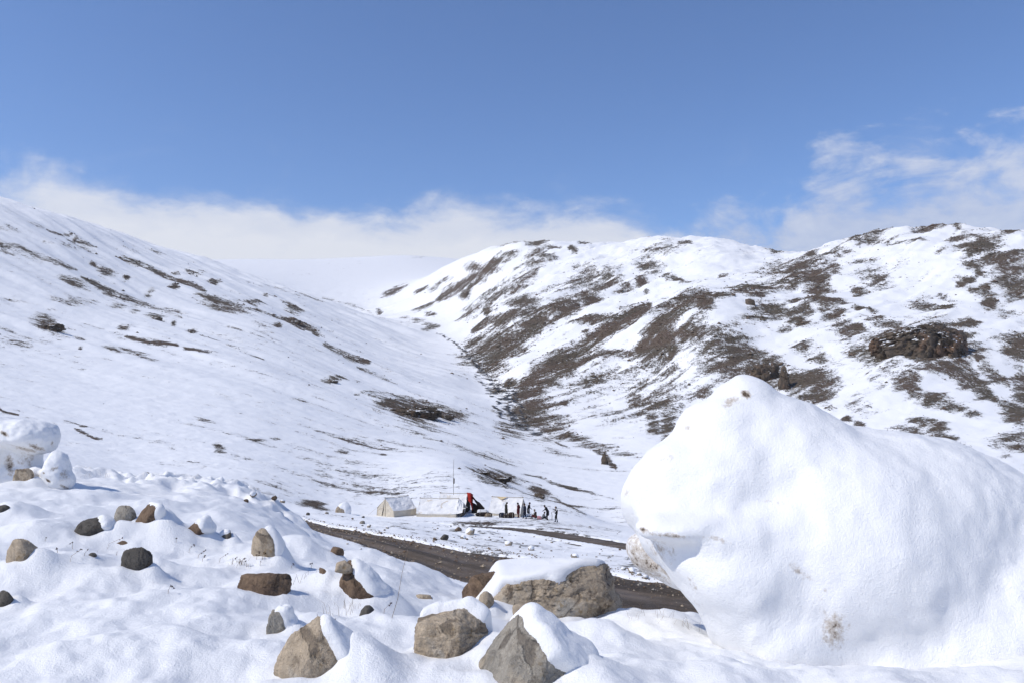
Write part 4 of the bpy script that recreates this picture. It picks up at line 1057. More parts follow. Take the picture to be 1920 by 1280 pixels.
def hill_attrs(x, y, z, U):
    E = baseE(x / y, y)
    px, row = uE_px(x / y, E)
    # rows hidden behind a crest do not take the outline in front of it
    b = bare_mask(px, row)
    right = x > np.interp(y, [p[1] for p in STREAM_C], [p[0] for p in STREAM_C])
    ca, sa = np.where(right, 0.80, 0.92), np.where(right, 0.60, -0.39)
    A = (x * ca + y * sa); B = (-x * sa + y * ca)
    st = fbm(np.stack([A / 60, B / 7.0, z / 30], 1), 4, 51, 0.62)
    edge = fbm(P3(x, y, z, 1 / 22.0), 4, 55, 0.6)
    b = b + np.where(b > 0.02, 0.30 * edge, 0) * sstep(y, 100, 250)
    # scattered stones and grass showing through everywhere
    sp = fbm(P3(x, y, k=1 / 90.0), 3, 57)
    b = np.maximum(b, 0.04 + 0.13 * sp + 0.05 * sstep(y, 320, 140))
    b = np.where(y > 2000, b * .5, b)
    return {'bare': b, 'streak': st * np.where(y > 120, 1.0, 0.25)}
ys_far = np.exp(np.concatenate([np.linspace(math.log(YS), math.log(110), 250), np.linspace(math.log(110), math.log(1500), 520)[1:], np.linspace(math.log(1500), math.log(4600), 70)[1:]]))
hill_o, (hx, hy, hz, hat) = sheet('mountain_terrain', columns(860), ys_far, [M_HILL], hill_attrs, sink=0.0)
tag(hill_o, kind='structure')

# ------------------------------------------------------------------ low scrub and stones standing on the bare ground
def make_scrub_mat():
    m, nt, b = new_mat('scrub', 0.95)
    b.inputs['Specular IOR Level'].default_value = 0.05
    P = nt.pos()
    q = nt.noise(P, 0.03, 4, 0.6)
    g = nt.mix(nt.smooth(q, 0.38, 0.6), (0.08, 0.068, 0.046), (0.11, 0.07, 0.05))
    nt.put(b.inputs['Base Color'], nt.mix(nt.smooth(nt.noise(P, 1.1, 4, 0.7), 0.4, 0.65), g, (0.18, 0.15, 0.12)))
    return m
OCT_V = np.array([(1, 0, 0), (0, 1, 0), (-1, 0, 0), (0, -1, 0), (0, 0, 1), (0, 0, -.6)], float)
OCT_F = np.array([(0, 1, 4), (1, 2, 4), (2, 3, 4), (3, 0, 4), (1, 0, 5), (2, 1, 5), (3, 2, 5), (0, 3, 5)])
def scatter_scrub(count):
    rr = np.random.default_rng(21)
    b = hat['bare'] + 0.22 * hat['streak']
    px, row = uE_px(hx / hy, hz / hy)
    area = np.where((px > -60) & (px < 1980) & (hy > 118) & (hy < 1700), hy ** 2, 0)       # by ground covered
    area = np.minimum(area, 700 ** 2)
    w = area * np.clip((b - 0.30) / 0.5, 0, 1) ** 1.5 + 0.006 * area * (b > 0.02)
    w = w * np.where(hx > np.interp(hy, [p[1] for p in STREAM_C], [p[0] for p in STREAM_C]), 1, .35)
    ix = rr.choice(len(hx), count, p=w / w.sum())
    sx_ = rr.normal(0, .0009, count) * hy[ix] + hx[ix]; sy_ = hy[ix] * (1 + rr.normal(0, .0035, count))
    sz_ = ground(sx_, sy_)
    s = rr.lognormal(-1.1, .45, count) * np.clip(hy[ix] / 420, .35, 1.5)
    V = OCT_V[None] * (1 + rr.normal(0, .28, (count, 6, 3)))
    V = V * s[:, None, None] * np.array([1, 1, .62])
    V = V + np.stack([sx_, sy_, sz_ + .1 * s], 1)[:, None]
    F = OCT_F[None] + 6 * np.arange(count)[:, None, None]
    o = link('scrub', mesh_np('scrub', V.reshape(-1, 3), F.reshape(-1, 3), [make_scrub_mat()], False))
    return tag(o, 'low brown scrub and stones dotted over the bare parts of the hillsides', 'scrub', None, 'stuff')
scatter_scrub(50000)

def scatter_gravel(count):
    rr = np.random.default_rng(33)
    X = rr.uniform(-20, 14, count * 6); yfx = np.interp(X, [p[0] for p in F_], [p[1] for p in F_]); ynx = np.interp(X, [p[0] for p in N_], [p[1] for p in N_])
    t = np.where(rr.random(len(X)) < .6, np.where(rr.random(len(X)) < .65, 1, 0) + rr.normal(0, .10, len(X)), rr.uniform(0, 1.5, len(X)))
    Y = ynx + (yfx - ynx) * t
    ir = inside_road(X, Y)
    X, Y, ir = X[:count], Y[:count], ir[:count]
    s = rr.lognormal(-3.45, .5, count)
    Z = np.maximum(ground(X, Y), baseE(X / Y, Y) * Y - .03) + .2 * s
    V = OCT_V[None] * (1 + rr.normal(0, .22, (count, 6, 3))) * s[:, None, None] * np.array([1, 1, .7]) + np.stack([X, Y, Z], 1)[:, None]
    F = OCT_F[None] + 6 * np.arange(count)[:, None, None]
    o = link('gravel', mesh_np('gravel', V.reshape(-1, 3), F.reshape(-1, 3), [R_BROWN, R_TAN], False))
    o.data.polygons.foreach_set('material_index', np.repeat((rr.random(count) < .35).astype(np.int32), 8))
    return tag(o, 'gravel and clods strewn on the road and its snowy edges', 'gravel', None, 'stuff')
scatter_gravel(4200)
# ------------------------------------------------------------------ the tents
def cloth_mat(name, c1, c2, stain=None, rough=0.9, sc=1.0):
    m, nt, b = new_mat(name, rough)
    b.inputs['Specular IOR Level'].default_value = 0.1
    P = nt.node('ShaderNodeTexCoord').outputs['Object']
    n = nt.noise(P, 1.6 * sc, 5, 0.6); f = nt.noise(P, 22 * sc, 3, 0.6)
    c = nt.mix(nt.smooth(n, 0.35, 0.65), c1, c2)
    if stain:
        c = nt.mix(nt.smooth(nt.noise(P, 0.9 * sc, 4, 0.65, .6), 0.60, 0.68), c, stain)
    nt.put(b.inputs['Base Color'], nt.mix(nt.smooth(f, 0.5, 0.8, 0, .25), c, tuple(v * .7 for v in c2)))
    nt.put(b.inputs['Normal'], nt.bump(nt.noise(P, 2.5 * sc, 4, 0.6), 0.6, 0.12))
    return m
C_BEIGE = cloth_mat('beige_canvas', (0.60, 0.54, 0.44), (0.50, 0.45, 0.37))
C_GREYW = cloth_mat('pale_canvas', (0.74, 0.74, 0.74), (0.66, 0.66, 0.67))
C_WHITE = cloth_mat('white_canvas', (0.82, 0.81, 0.79), (0.76, 0.75, 0.73), stain=(0.62, 0.55, 0.46))
C_BROWN = cloth_mat('brown_canvas', (0.21, 0.16, 0.11), (0.15, 0.115, 0.08))
C_RED = cloth_mat('red_cloth', (0.42, 0.035, 0.025), (0.33, 0.03, 0.02))
C_BLACK = cloth_mat('dark_cloth', (0.020, 0.017, 0.016), (0.032, 0.024, 0.022))
C_ROPE = cloth_mat('rope', (0.50, 0.45, 0.37), (0.42, 0.38, 0.31))
C_WOOD = cloth_mat('grey_wood', (0.22, 0.18, 0.14), (0.16, 0.13, 0.10))
C_OCHRE = cloth_mat('ochre_cloth', (0.62, 0.50, 0.31), (0.56, 0.45, 0.28))
def panel(name, pts, mat, parent, sag=0.0, nu=12, nv=8, thick=0.02, wave=0.0, seed=0):
    """a cloth panel spanned between four corners, sagging in the middle"""
    a, b, c, d = [np.array(p, float) for p in pts]
    U, V = np.meshgrid(np.linspace(0, 1, nu), np.linspace(0, 1, nv))
    u, v = U.ravel()[:, None], V.ravel()[:, None]
    X = a * (1 - u) * (1 - v) + b * u * (1 - v) + c * u * v + d * (1 - u) * v
    N = np.cross(b - a, d - a); N /= np.linalg.norm(N)
    w = wave * fbm(np.stack([u[:, 0] * 3 + seed, v[:, 0] * 2, 0 * u[:, 0]], 1), 3, seed)
    X = X - np.array([0, 0, 1]) * (sag * 4 * u * (1 - u) * (1 - .3 * v)) + N * (w * (4 * v * (1 - v))[:, 0] ** .5)[:, None] if sag or wave else X
    n = len(X); F = grid_faces(nv, nu)
    Y = X - N * thick
    rim = []
    ring = list(range(nu)) + [i * nu + nu - 1 for i in range(1, nv)] + list(range(nv * nu - 2, (nv - 1) * nu - 1, -1)) + [i * nu for i in range(nv - 2, 0, -1)]
    for k in range(len(ring)):
        p, q = ring[k], ring[(k + 1) % len(ring)]
        rim.append((p, p + n, q + n, q))
    FF = np.concatenate([F, F[:, ::-1] + n, np.array(rim)])
    return link(name, mesh_np(name, np.concatenate([X, Y]), FF, [mat], False), parent)
def tube_mesh(name, pts, r, mat, parent=None, sides=6):
    V, F = [], []
    pts = [Vector(p) for p in pts]
    for i, p in enumerate(pts):
        t = (pts[min(i + 1, len(pts) - 1)] - pts[max(i - 1, 0)]).normalized()
        a = t.cross(Vector((0.3, 0.2, 1) if abs(t.z) < .9 else (1, 0, 0))).normalized(); b = t.cross(a)
        rr = r[i] if isinstance(r, (list, tuple)) else r
        for k in range(sides):
            an = 2 * math.pi * k / sides
            V.append(p + a * math.cos(an) * rr + b * math.sin(an) * rr)
    for i in range(len(pts) - 1):
        for k in range(sides):
            F.append((i * sides + k, i * sides + (k + 1) % sides, (i + 1) * sides + (k + 1) % sides, (i + 1) * sides + k))
    return link(name, mesh_np(name, np.array([v[:] for v in V]), np.array(F), [mat], True), parent)
def ground_at(px, y):
    u = (px - 960) / FPX * CP
    for _ in range(4):
        z = ground(u * y, y)[0]; u = (px - 960) / FPX * (CP + z / y * SP)
    return Vector((u * y, y, ground(u * y, y)[0]))
def tent(label, px, y, rz, L, a, hr, hw, roof_near, roof_far, wall, gable, sag=.15, seed=0, dz=0.0):
    """ridge along local +y from the open gable at y=0; near roof on local -x... both roofs, walls, gables, poles, ropes"""
    t = empty('tent', ground_at(px, y) + Vector((0, 0, dz)), rz)
    tag(t, label, 'tent')
    for s, mt in ((-1, roof_near), (1, roof_far)):
        panel('roof_panel', [(0, 0, hr), (0, L, hr), (s * a, L + .05, hw), (s * a, -.05, hw)], mt, t, sag, 16, 10, wave=.17, seed=seed + s + 2)
        panel('side_wall', [(s * (a - .04), 0, hw - .03), (s * (a - .04), L, hw - .03), (s * (a + .04), L, -.25), (s * (a + .04), 0, -.25)], wall, t, 0, wave=.06, seed=seed + 5 + s)
    for yy in (0.02, L - .02):
        if yy < 1 and gable is None:
            continue
        for s in (-1, 1):
            panel('gable_flap', [(s * .03, yy, hr - .06), (s * .05, yy, -.25), (s * (a - .05), yy + .02, -.25), (s * (a - .05), yy + .02, hw - .05)], gable if (yy < 1 and gable) else wall, t, 0, wave=.08, seed=seed + 9 + s)
    for yy in (.06, L - .06):
        tube_mesh('tent_pole', [(0, yy, -.3), (0, yy, hr + .12)], .035, C_WOOD, t)
    tube_mesh('ridge_pole', [(0, -.1, hr + .03), (0, L * .5, hr + .02 - sag * .2), (0, L + .1, hr + .03)], .04, C_ROPE, t)
    for s in (-1, 1):
        for yy in (.0, L):
            tube_mesh('guy_rope', [(s * a, yy, hw), (s * (a + 1.1), yy + (-.5 if yy < 1 else .5), -.1)], .012, C_ROPE, t, 4)
    return t
t1 = tent('beige ridge tent with closed flaps and pale roof, leftmost of the camp', 722, 95.5, math.radians(-47), 3.3, 1.75, 2.15, .85, C_BEIGE, C_GREYW, C_BEIGE, C_BEIGE, .12, 1)
panel('porch_flap', [(-.1, .0, 2.0), (-.55, -.1, .1), (-2.6, .9, -.1), (-1.7, .3, .82)], C_BEIGE, t1, 0.0, wave=.12, seed=31)
t2 = tent('low wide white tent with a sagging front gable, in front of the red flapped one', 860, 96, math.radians(84), 4.7, 1.9, 1.95, .45, C_WHITE, C_WHITE, C_BEIGE, None, .16, 3, dz=.05)
panel('front_hood', [(0, -.02, 1.9), (0, -.6, 1.5), (-1.9, -.75, .62), (-1.85, 0, .45)], C_WHITE, t2, .05, wave=.1, seed=41)
panel('front_hood', [(0, -.02, 1.9), (1.8, 0, .6), (1.9, -.75, .62), (0, -.6, 1.5)], C_WHITE, t2, .05, wave=.1, seed=42)
panel('front_curtain', [(-1.5, -.45, .55), (1.5, -.45, .55), (1.5, -.5, -.2), (-1.5, -.5, -.2)], C_BROWN, t2, .0, wave=.15, seed=43)
t3 = tent('white tent with a red edged dark open entrance on its right', 877, 99.5, math.radians(82), 3.5, 1.7, 2.25, .6, C_WHITE, C_WHITE, C_WHITE, C_BLACK, .22, 5)  # front gable coloured black for the shade inside the open entrance
panel('red_flap', [(-.02, .12, 2.36), (-.04, -.35, 2.33), (-1.10, -.55, 1.22), (-.85, -.22, 1.50)], C_RED, t3, 0, wave=.08, seed=51)
panel('red_flap', [(-.02, -.35, 2.33), (.25, -.6, 2.1), (-.9, -.75, .3), (-1.15, -.55, 1.15)], C_RED, t3, 0, wave=.08, seed=54)
panel('dark_awning', [(.0, -.3, 2.15), (.6, -.4, 1.95), (.2, -2.1, .45), (-1.2, -2.0, .40)], C_BLACK, t3, .14, wave=.15, seed=52)
panel('entrance_shade', [(-.5, -.6, 1.3), (-.1, -2.0, .5), (-.2, -1.9, -.2), (-.7, -.6, -.2)], C_BLACK, t3, 0, wave=.15, seed=53)  # added black sheet, its colour standing in for the dark of the opening
t4 = tent('large white ridge tent with an ochre cloth on its ridge, rightmost of the camp', 981, 98, math.radians(78), 3.9, 1.95, 2.2, .55, C_WHITE, C_WHITE, C_BEIGE, C_BEIGE, .10, 7)
panel('ridge_cloth', [(-.05, 1.9, 2.27), (-.05, 3.4, 2.27), (-.12, 3.1, 2.15), (-.45, 2.6, 1.95)], C_OCHRE, t4, .02, wave=.03, seed=71)
mast = ground_at(850, 102)
mo = tube_mesh('mast', [(0, 0, -.3), (.02, 0, 2), (-.03, 0, 4), (.03, 0, 6.2)], [.035, .03, .028, .018], C_WOOD)
mo.location = mast; tag(mo, 'tall thin bare mast rising behind the white tents', 'mast')
pn = panel('pennant', [(.02, 0, 3.9), (.16, 0, 3.8), (.14, .02, 3.2), (.02, 0, 3.1)], C_BLACK, mo, 0, 4, 4)

# ------------------------------------------------------------------ people of the camp
def person_mats():
    def flat(name, c, rough=.9):
        m, nt, b = new_mat(name, rough)
        P = nt.node('ShaderNodeTexCoord').outputs['Object']
        nt.put(b.inputs['Base Color'], nt.mix(nt.noise(P, 9, 4, .6), tuple(v * .75 for v in c), tuple(v * 1.2 for v in c)))
        b.inputs['Specular IOR Level'].default_value = .1
        return m
    return {k: flat(k, c) for k, c in dict(skin=(.24, .14, .09), black_cloth=(.016, .016, .018), olive_cloth=(.045, .042, .032), maroon_cloth=(.10, .020, .022), navy_cloth=(.018, .022, .038), white_cloth=(.70, .70, .70), grey_cloth=(.16, .165, .175), pink_cloth=(.52, .24, .28), brown_cloth=(.06, .042, .032), hair=(.012, .010, .009), boots=(.02, .018, .016), felt=(.16, .13, .10)).items()}
PM = person_mats()
def person(label, feet, rz, top, legs, lean=0.0, sit=False, arms=((-.28, .05, .78), (.28, .05, .78)), step=.10, look=0.0, crouch=0.0, scale=1.0, tunic=True, sleeves=None, cap=None, vest=None):
    """one continuous body grown round a posed skeleton; local +y is the way the person faces"""
    pz = .92 if not sit else .30
    pz -= crouch
    pel = np.array([0, -.12 if sit else -math.sin(lean) * .25, pz])
    up = np.array([0, math.sin(lean), math.cos(lean)])
    chest = pel + up * .36; neck = pel + up * .54
    hd = neck + np.array([0, .05 + .05 * look, .17 - .04 * look]) * np.array([1, 1, 1]) + up * .02
    B = []   # a, b, ra, rb, k, material
    def cap_(a, b, ra, rb, k, mt): B.append((np.array(a, float), np.array(b, float), ra, rb, k, mt))
    cap_(pel, chest, .155, .165, .05, top); cap_(chest + [-.10, 0, .05], chest + [.10, 0, .05], .125, .125, .06, vest or top)
    if vest: cap_(pel + up * .1, chest, .17, .175, .05, vest)
    cap_(chest + up * .12, neck, .09, .058, .05, top); cap_(neck, hd - [0, .01, .05], .056, .052, .03, 'skin')
    cap_(hd - [0, 0, .035], hd + [0, 0, .045], .082, .095, .03, 'skin'); cap_(hd + [0, .085, -.005], hd + [0, .108, -.018], .012, .016, .015, 'skin')
    for s in (-1, 1):
        cap_(hd + [s * .088, -.01, .015], hd + [s * .094, -.012, -.012], .014, .011, .012, 'skin')
        cap_(hd + [s * .034, .088, .022], hd + [s * .036, .09, .022], .012, .012, .01, 'hair')
    cap_(hd + [-.022, .088, -.055], hd + [.022, .088, -.055], .009, .009, .012, 'skin')
    for s in (-1, 1):
        hip = pel + [s * .095, 0, -.03]
        if sit:
            knee = hip + [s * .10, .36, .16]; ank = np.array([s * .14, .50, .06])
        else:
            ank = np.array([s * .10, s * step - .02, .08]); knee = (hip + ank) / 2 + [0, .05 + crouch * .6, 0]
        cap_(hip, knee, .098, .068, .05, legs); cap_(knee, ank, .066, .046, .04, legs)
        cap_(ank + [0, -.03, -.03], ank + [s * .02, .15, -.045], .046, .036, .03, 'boots')
    if tunic:
        if sit: cap_(pel + [0, .02, -.02], pel + [0, .30, .04], .17, .16, .07, top)
        else: cap_(pel, pel + [0, .02, -.34], .165, .185, .06, top)
    for s, tg in zip((-1, 1), arms):
        sh = chest + [s * .185, 0, .10] + up * .04
        wr = np.array([tg[0], tg[1], tg[2]], float) * np.array([1, 1, 1])
        v = wr - sh; d = np.linalg.norm(v); v /= max(d, 1e-6)
        if d > .50: wr = sh + v * .50; d = .50
        bend = math.sqrt(max(0, .27 ** 2 - (d / 2) ** 2))
        side = np.array([s * .7, -.6, -.35]); side -= v * (side @ v); side /= np.linalg.norm(side) + 1e-9
        el = (sh + wr) / 2 + side * bend
        cap_(sh, el, .064, .050, .05, sleeves or top); cap_(el, wr, .050, .034, .03, sleeves or top)
        f = wr - el; f /= np.linalg.norm(f) + 1e-9
        n1 = np.cross(f, [0, 0, 1.0]); n1 /= np.linalg.norm(n1) + 1e-9; n2 = np.cross(n1, f)
        pc = wr + f * .055
        cap_(wr, pc + f * .02, .028, .032, .02, 'skin')
        for q, ln in zip((-.03, -.01, .01, .03), (.062, .075, .07, .055)):
            r0 = pc + f * .03 + n1 * q; r1 = r0 + f * ln * .6 - n2 * .006; r2 = r1 + f * ln * .3 - n2 * .026
            cap_(r0, r1, .0105, .010, .006, 'skin'); cap_(r1, r2, .010, .0085, .006, 'skin')
        t0 = wr + f * .03 - n1 * .03 * s
        cap_(t0, t0 + f * .05 - n1 * .035 * s - n2 * .01, .013, .010, .008, 'skin')
    def dist(P, b):
        a, c, ra, rb = b[:4]; ac = c - a; L2 = ac @ ac + 1e-12
        t = np.clip((P - a) @ ac / L2, 0, 1)
        return np.linalg.norm(P - a - t[:, None] * ac, axis=1) - (ra + (rb - ra) * t)
    lo = np.min([np.minimum(b[0] - b[2], b[1] - b[3]) for b in B], 0) - .04; hi = np.max([np.maximum(b[0] + b[2], b[1] + b[3]) for b in B], 0) + .04
    cell = .0185
    def fn(P):
        d = np.full(len(P), 9.0)
        for b in B:
            R = max(b[2], b[3]) + .10
            m = ((P > np.minimum(b[0], b[1]) - R) & (P < np.maximum(b[0], b[1]) + R)).all(1)
            if m.any():
                e = dist(P[m], b); k = b[4]; dm = d[m]
                h = np.clip(.5 + .5 * (e - dm) / k, 0, 1); d[m] = e + (dm - e) * h - k * h * (1 - h)
        return d
    V, F = surface_net(fn, lo, hi, cell)
    names = [top, legs, 'skin', 'boots', 'hair'] + [x for x in (sleeves, vest) if x]
    names = list(dict.fromkeys(names))
    cen = V[F].mean(1); best = np.full(len(F), 9.0); mi = np.zeros(len(F), int)
    for b in B:
        e = dist(cen, b); m = e < best - (.004 if b[5] != 'skin' else 0); best[m] = e[m]; mi[m] = names.index(b[5])
    o = link('person', mesh_np('person', V, F, [PM[n_] for n_ in names], True))
    o.data.polygons.foreach_set('material_index', mi.astype(np.int32)); o.data.update()
    o.location = feet; o.rotation_euler = (0, 0, rz); o.scale = (scale,) * 3
    tag(o, label, 'person')
    D, F_, E_ = ico(3)
    m = (D[:, 2] > -.15 - .5 * (D[:, 1] < 0)) & ~((D[:, 1] > .45) & (D[:, 2] < .42))
    keep = m[F_].all(1)
    HV = D * np.array([.100, .106, .106]) + hd + [0, -.008, .012]
    hm = np.unique(F_[keep]); mp = np.full(len(HV), -1); mp[hm] = range(len(hm))
    hn = 'hair' if cap is None else 'headwear'
    ho = link(hn, mesh_np(hn, HV[hm], mp[F_[keep]], [PM['hair' if cap is None else cap]], True), o)
    md = ho.modifiers.new('thickness', 'SOLIDIFY'); md.thickness = .02; md.offset = 1
    return o
def at(px, y): return ground_at(px, y)
R_ = math.radians
person('man in dark olive standing behind the heap of bundles', at(949, 95.3), R_(-70), 'olive_cloth', 'olive_cloth', look=1.2, arms=((-.2, .12, .75), (.2, .12, .75)))
person('person in a long maroon robe standing left of the dark dressed pair', at(972, 95), R_(60), 'maroon_cloth', 'maroon_cloth', look=.8)
person('dark dressed person standing between the maroon robe and the table', at(984, 94.5), R_(80), 'navy_cloth', 'navy_cloth', look=.3, step=.18)
person('person in black and grey leaning over the small white table', at(991.5, 97.2), R_(-85), 'black_cloth', 'grey_cloth', lean=.25, arms=((-.25, .40, .82), (.2, .42, .8)))
person('seated person in pale shawl and dark red beside the table', at(1003, 94.3), R_(50), 'brown_cloth', 'maroon_cloth', sit=True, lean=.25, arms=((-.2, .45, .45), (.2, .45, .45)), sleeves='white_cloth', cap='felt')
person('man in black bending forward with one arm reaching down', at(1025, 95.5), R_(75), 'black_cloth', 'black_cloth', lean=.55, arms=((-.1, .75, .62), (.15, .72, .60)), look=1)
person('small person crouched on the snow in front of the bending man', at(1019, 93.5), R_(-80), 'grey_cloth', 'black_cloth', sit=True, lean=.45, arms=((-.15, .5, .25), (.15, .5, .3)), scale=.85)
person('man in dark vest with white sleeves and folded arms, rightmost of the group', at(1043, 91.5), R_(100), 'white_cloth', 'black_cloth', vest='black_cloth', sleeves='white_cloth', arms=((.10, .28, 1.16), (-.10, .30, 1.20)), look=.2, tunic=False)

# things lying about the camp
def bundle(label, px, y, w, d, h, mat, seed):
    V, sm, F, E = rock_shape(seed, 4, 8, None, 6, .08, (w, d, h * 1.25), .35)
    o = link('bundle', mesh_np('bundle', V, F, [mat], True)); p = at(px, y); o.location = p + Vector((0, 0, h * .38))
    tag(o, label, 'bundle')
    for s in (-.22, .25):
        k = [(s * w, math.cos(t) * d * .47, math.sin(t) * h * .58) for t in np.linspace(0, math.pi * 2, 22)]
        tube_mesh('rope', k, .02, C_ROPE, o, 5)
    return o
bundle('dark brown roped bundle, right of the pair behind which the olive man stands', 957, 94.5, 1.0, .7, .66, PM['brown_cloth'], 401)
bundle('dark bundle with grey patch, left of the pair by the olive man', 942, 94.4, .85, .7, .6, PM['navy_cloth'], 402)
bundle('low black bundle between the two roped ones', 949, 94.0, .9, .6, .40, C_BLACK, 403)
bundle('pink cloth bundle beside the seated person', 1012, 94.2, .65, .5, .42, PM['pink_cloth'], 404)
bundle('dark pile of gear lying by the open entrance of the red flapped tent', 907, 95.6, 2.0, .9, .5, C_BLACK, 405)
bundle('brown sack among the gear near the entrance', 916, 95.0, .9, .6, .4, C_BROWN, 406)
bundle('pale grey sheet of canvas thrown over the gear', 906, 96.2, 1.5, .6, .75, C_GREYW, 407)
tb = empty('table', at(992.5, 94.8)); tag(tb, 'small low white table by the standing people', 'table')
panel('table_top', [(-.45, -.3, .5), (.45, -.3, .5), (.45, .3, .5), (-.45, .3, .5)], PM['white_cloth'], tb, 0, 4, 4, thick=.05)
for ax_ in (-.4, .4):
    for ay in (-.25, .25):
        tube_mesh('leg', [(ax_, ay, -.15), (ax_, ay, .47)], .025, C_WOOD, tb)
so = tube_mesh('stick', [(0, 0, -.2), (.05, 0, .5), (-.03, 0, .95)], .03, C_WOOD); so.location = at(1034.5, 94); tag(so, 'short upright stick between the bending man and the rightmost man', 'stick')
# ------------------------------------------------------------------ dry plants sticking out of the snow
M_STEM = new_mat('dry_stem', .9)[0]; M_STEM.node_tree.nodes['Principled BSDF'].inputs['Base Color'].default_value = (.22, .15, .085, 1)
M_SEED = new_mat('seed_head', .9)[0]; M_SEED.node_tree.nodes['Principled BSDF'].inputs['Base Color'].default_value = (.045, .024, .018, 1)
rw = random.Random(11)
def star(c, r, rnd):
    V, F = [], []
    for k in range(7):
        d = Vector((rnd.uniform(-1, 1), rnd.uniform(-1, 1), rnd.uniform(-.5, 1))).normalized()
        a = d.orthogonal().normalized(); b = d.cross(a); n = len(V)
        V += [c + a * r * .30, c - a * r * .15 + b * r * .26, c - a * r * .15 - b * r * .26, c + d * r]
        F += [(n, n + 1, n + 3), (n + 1, n + 2, n + 3), (n + 2, n, n + 3)]
    return V, F
def weed(label, px, row, lean, h, heads=1, hr=.020):
    g = hit(px, row)
    o = None
    tip = Vector((lean * h, rw.uniform(-.2, .2) * h, h))
    pts = [Vector((0, 0, -.08)), Vector((lean * h * .25, 0, h * .45)), tip]
    o = tube_mesh('dry_weed', pts, [.0019, .0016, .0012], M_STEM, None, 5)
    o.location = g
    tag(o, label, 'weed', None)
    for k in range(heads):
        c = tip * (1 - .17 * k) + Vector((rw.uniform(-.02, .02), rw.uniform(-.02, .02), 0)) * k
        V, F = star(c, hr * rw.uniform(.8, 1.2), rw)
        link('seed_head', mesh_np('seed_head', np.array([v[:] for v in V]), np.array(F), [M_SEED], False), o)
    return o
for px, row, lean, h, hd, lab in [(136, 1030, -.2, .10, 2, 'dry weed with two heads just right of the long dark stone'), (128, 1052, .5, .14, 2, 'dry weed left of the round dark stone, leaning right'), (108, 1036, -.3, .06, 2, 'short dry weed furthest left on the open snow'), (157, 1045, .2, .07, 1, 'single dry weed nearest the round dark stone on its left'),
        (196, 1030, .9, .16, 2, 'long dry weed leaning right toward the crest row'), (84, 1016, .1, .05, 1, 'tiny dry weed below the leftmost crest stone'), (330, 1020, -.1, .06, 1, 'dry weed on the snow hump right of the round dark stone'), (352, 1040, .35, .12, 3, 'branching dry weed left of the upright tan stone'),
        (368, 1047, .5, .13, 3, 'branching dry weed closest below the small brown crest stone'), (378, 1052, .2, .08, 2, 'short dry weed in the middle of the weed patch'), (408, 1055, .6, .12, 2, 'leaning dry weed between the weed patch and the upright tan stone'), (434, 1058, .3, .10, 2, 'dry weed beside the dead grass at the upright tan stone'),
        (446, 1062, .5, .10, 2, 'dry weed rising from the dead grass tuft'), (462, 1066, -.2, .09, 1, 'dry weed under the left foot of the upright tan stone'), (480, 1052, .1, .10, 3, 'dry weed with star heads in front of the upright tan stone'), (492, 1054, -.1, .09, 3, 'second dry weed in front of the upright tan stone, on its right'), (487, 1062, 0, .06, 1, 'lowest dry weed in front of the upright tan stone'),
        (546, 1064, .1, .06, 2, 'dry weed on the long snow drift, left one'), (583, 1066, 0, .07, 2, 'dry weed on the end of the long snow drift'), (314, 1112, .1, .08, 3, 'lone dry weed on the open snow below the round dark stone'), (626, 1172, 0, .05, 1, 'lone seed head on the snow above the pyramid boulder'), (717, 1150, .4, .10, 2, 'dry weed at the right foot of the peaked boulder')]:
    weed(lab, px, row, lean * 1.6 + .25, h * .62, hd, .0125)
g = hit(728, 1158)
st = tube_mesh('dry_stalk', [(0, 0, -.08), (.06, 0, .12), (.09, 0, .30), (.12, .01, .42)], [.0018, .0016, .0013, .001], M_STEM, None, 5); st.location = g
tag(st, 'tall thin curved stalk right of the peaked boulder', 'stalk')
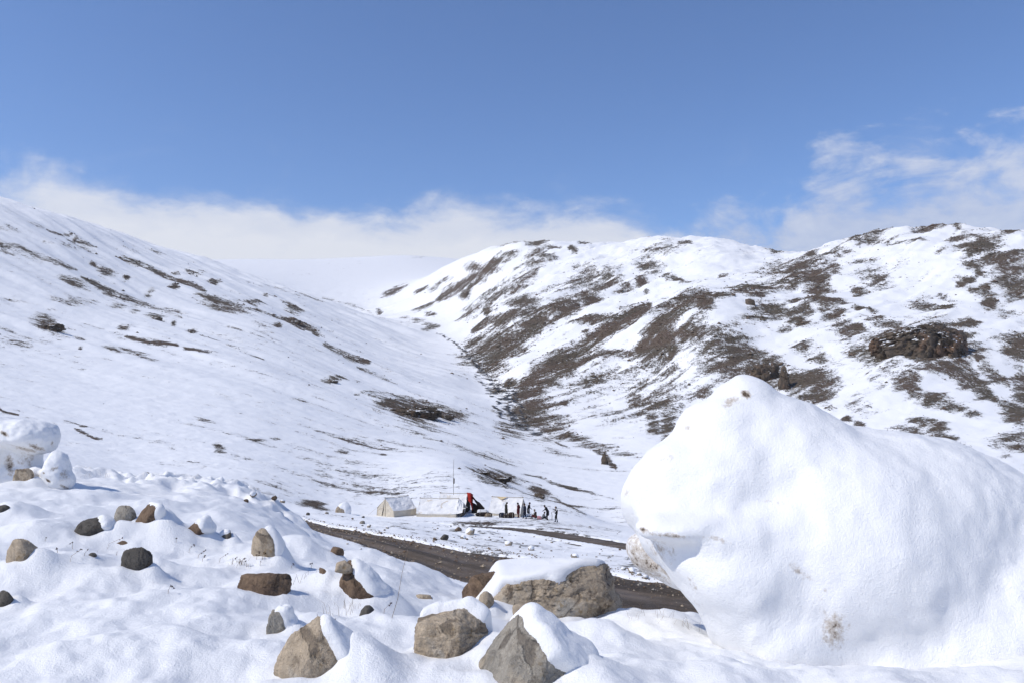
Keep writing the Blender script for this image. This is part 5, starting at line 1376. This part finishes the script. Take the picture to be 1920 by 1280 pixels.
def grass(label, spots, n, h, seed):
    rr = random.Random(seed); V, F = [], []
    for px, row, spread in spots:
        g = Vector(hit(px, row))
        for _ in range(n):
            b = g + Vector((rr.gauss(0, spread), rr.gauss(0, spread * .6), -.03)); d = Vector((rr.gauss(.1, .3), rr.gauss(0, .2), 1)) * h * rr.uniform(.5, 1.2)
            m = b + d * .55 + Vector((0, 0, .01)); t = b + d + Vector((d.x * .5, 0, -.02)); k = len(V)
            w = Vector((.0011, .0006, 0))
            V += [b - w, b + w, m - w * .7, m + w * .7, t]
            F += [(k, k + 1, k + 3), (k, k + 3, k + 2), (k + 2, k + 3, k + 4)]
    o = link('dry_grass', mesh_np('dry_grass', np.array([v[:] for v in V]), np.array(F), [M_STEM], False))
    return tag(o, label, 'grass', None, 'stuff')
grass('thin dry grass standing on the snow hump left of the snow block', [(1180, 1165, .05), (1215, 1150, .06), (1240, 1160, .05), (1265, 1170, .05), (1300, 1178, .04)], 5, .14, 3)
grass('flattened tuft of dead grass at the foot of the upright tan stone', [(452, 1062, .05), (446, 1058, .03)], 24, .09, 4)
grass('thin dry grass along the crest of the snow bank', [(200, 893, .2), (170, 890, .2), (150, 892, .15), (640, 1138, .06), (655, 1145, .05), (570, 1085, .06), (232, 1040, .1), (620, 1155, .05)], 7, .12, 5)

# ------------------------------------------------------------------ the air of the valley
def haze():
    m = bpy.data.materials.new('thin_haze'); m.use_nodes = True
    nt = m.node_tree
    for nd in list(nt.nodes):
        if nd.type != 'OUTPUT_MATERIAL': nt.nodes.remove(nd)
    v = nt.nodes.new('ShaderNodeVolumePrincipled')
    v.inputs['Color'].default_value = (0.95, 0.965, 1.0, 1)
    v.inputs['Density'].default_value = HAZE_DENSITY
    v.inputs['Anisotropy'].default_value = 0.2
    nt.links.new(v.outputs[0], [n for n in nt.nodes if n.type == 'OUTPUT_MATERIAL'][0].inputs['Volume'])
    zmin = min(float(hz.min()), -6.0); zmax = float(hz.max())
    x0, x1, y0, y1, z0, z1 = float(hx.min()) - 60, float(hx.max()) + 60, -130.0, float(hy.max()) + 60, zmin - 1.0, zmax + 20
    V = np.array([(x, y, z) for x in (x0, x1) for y in (y0, y1) for z in (z0, z1)])
    F = np.array([(0, 1, 3, 2), (4, 6, 7, 5), (0, 4, 5, 1), (2, 3, 7, 6), (0, 2, 6, 4), (1, 5, 7, 3)])
    o = link('haze', mesh_np('haze', V, F, [m], False))
    tag(o, kind='stuff')
HAZE_DENSITY = 6.5e-5
haze()
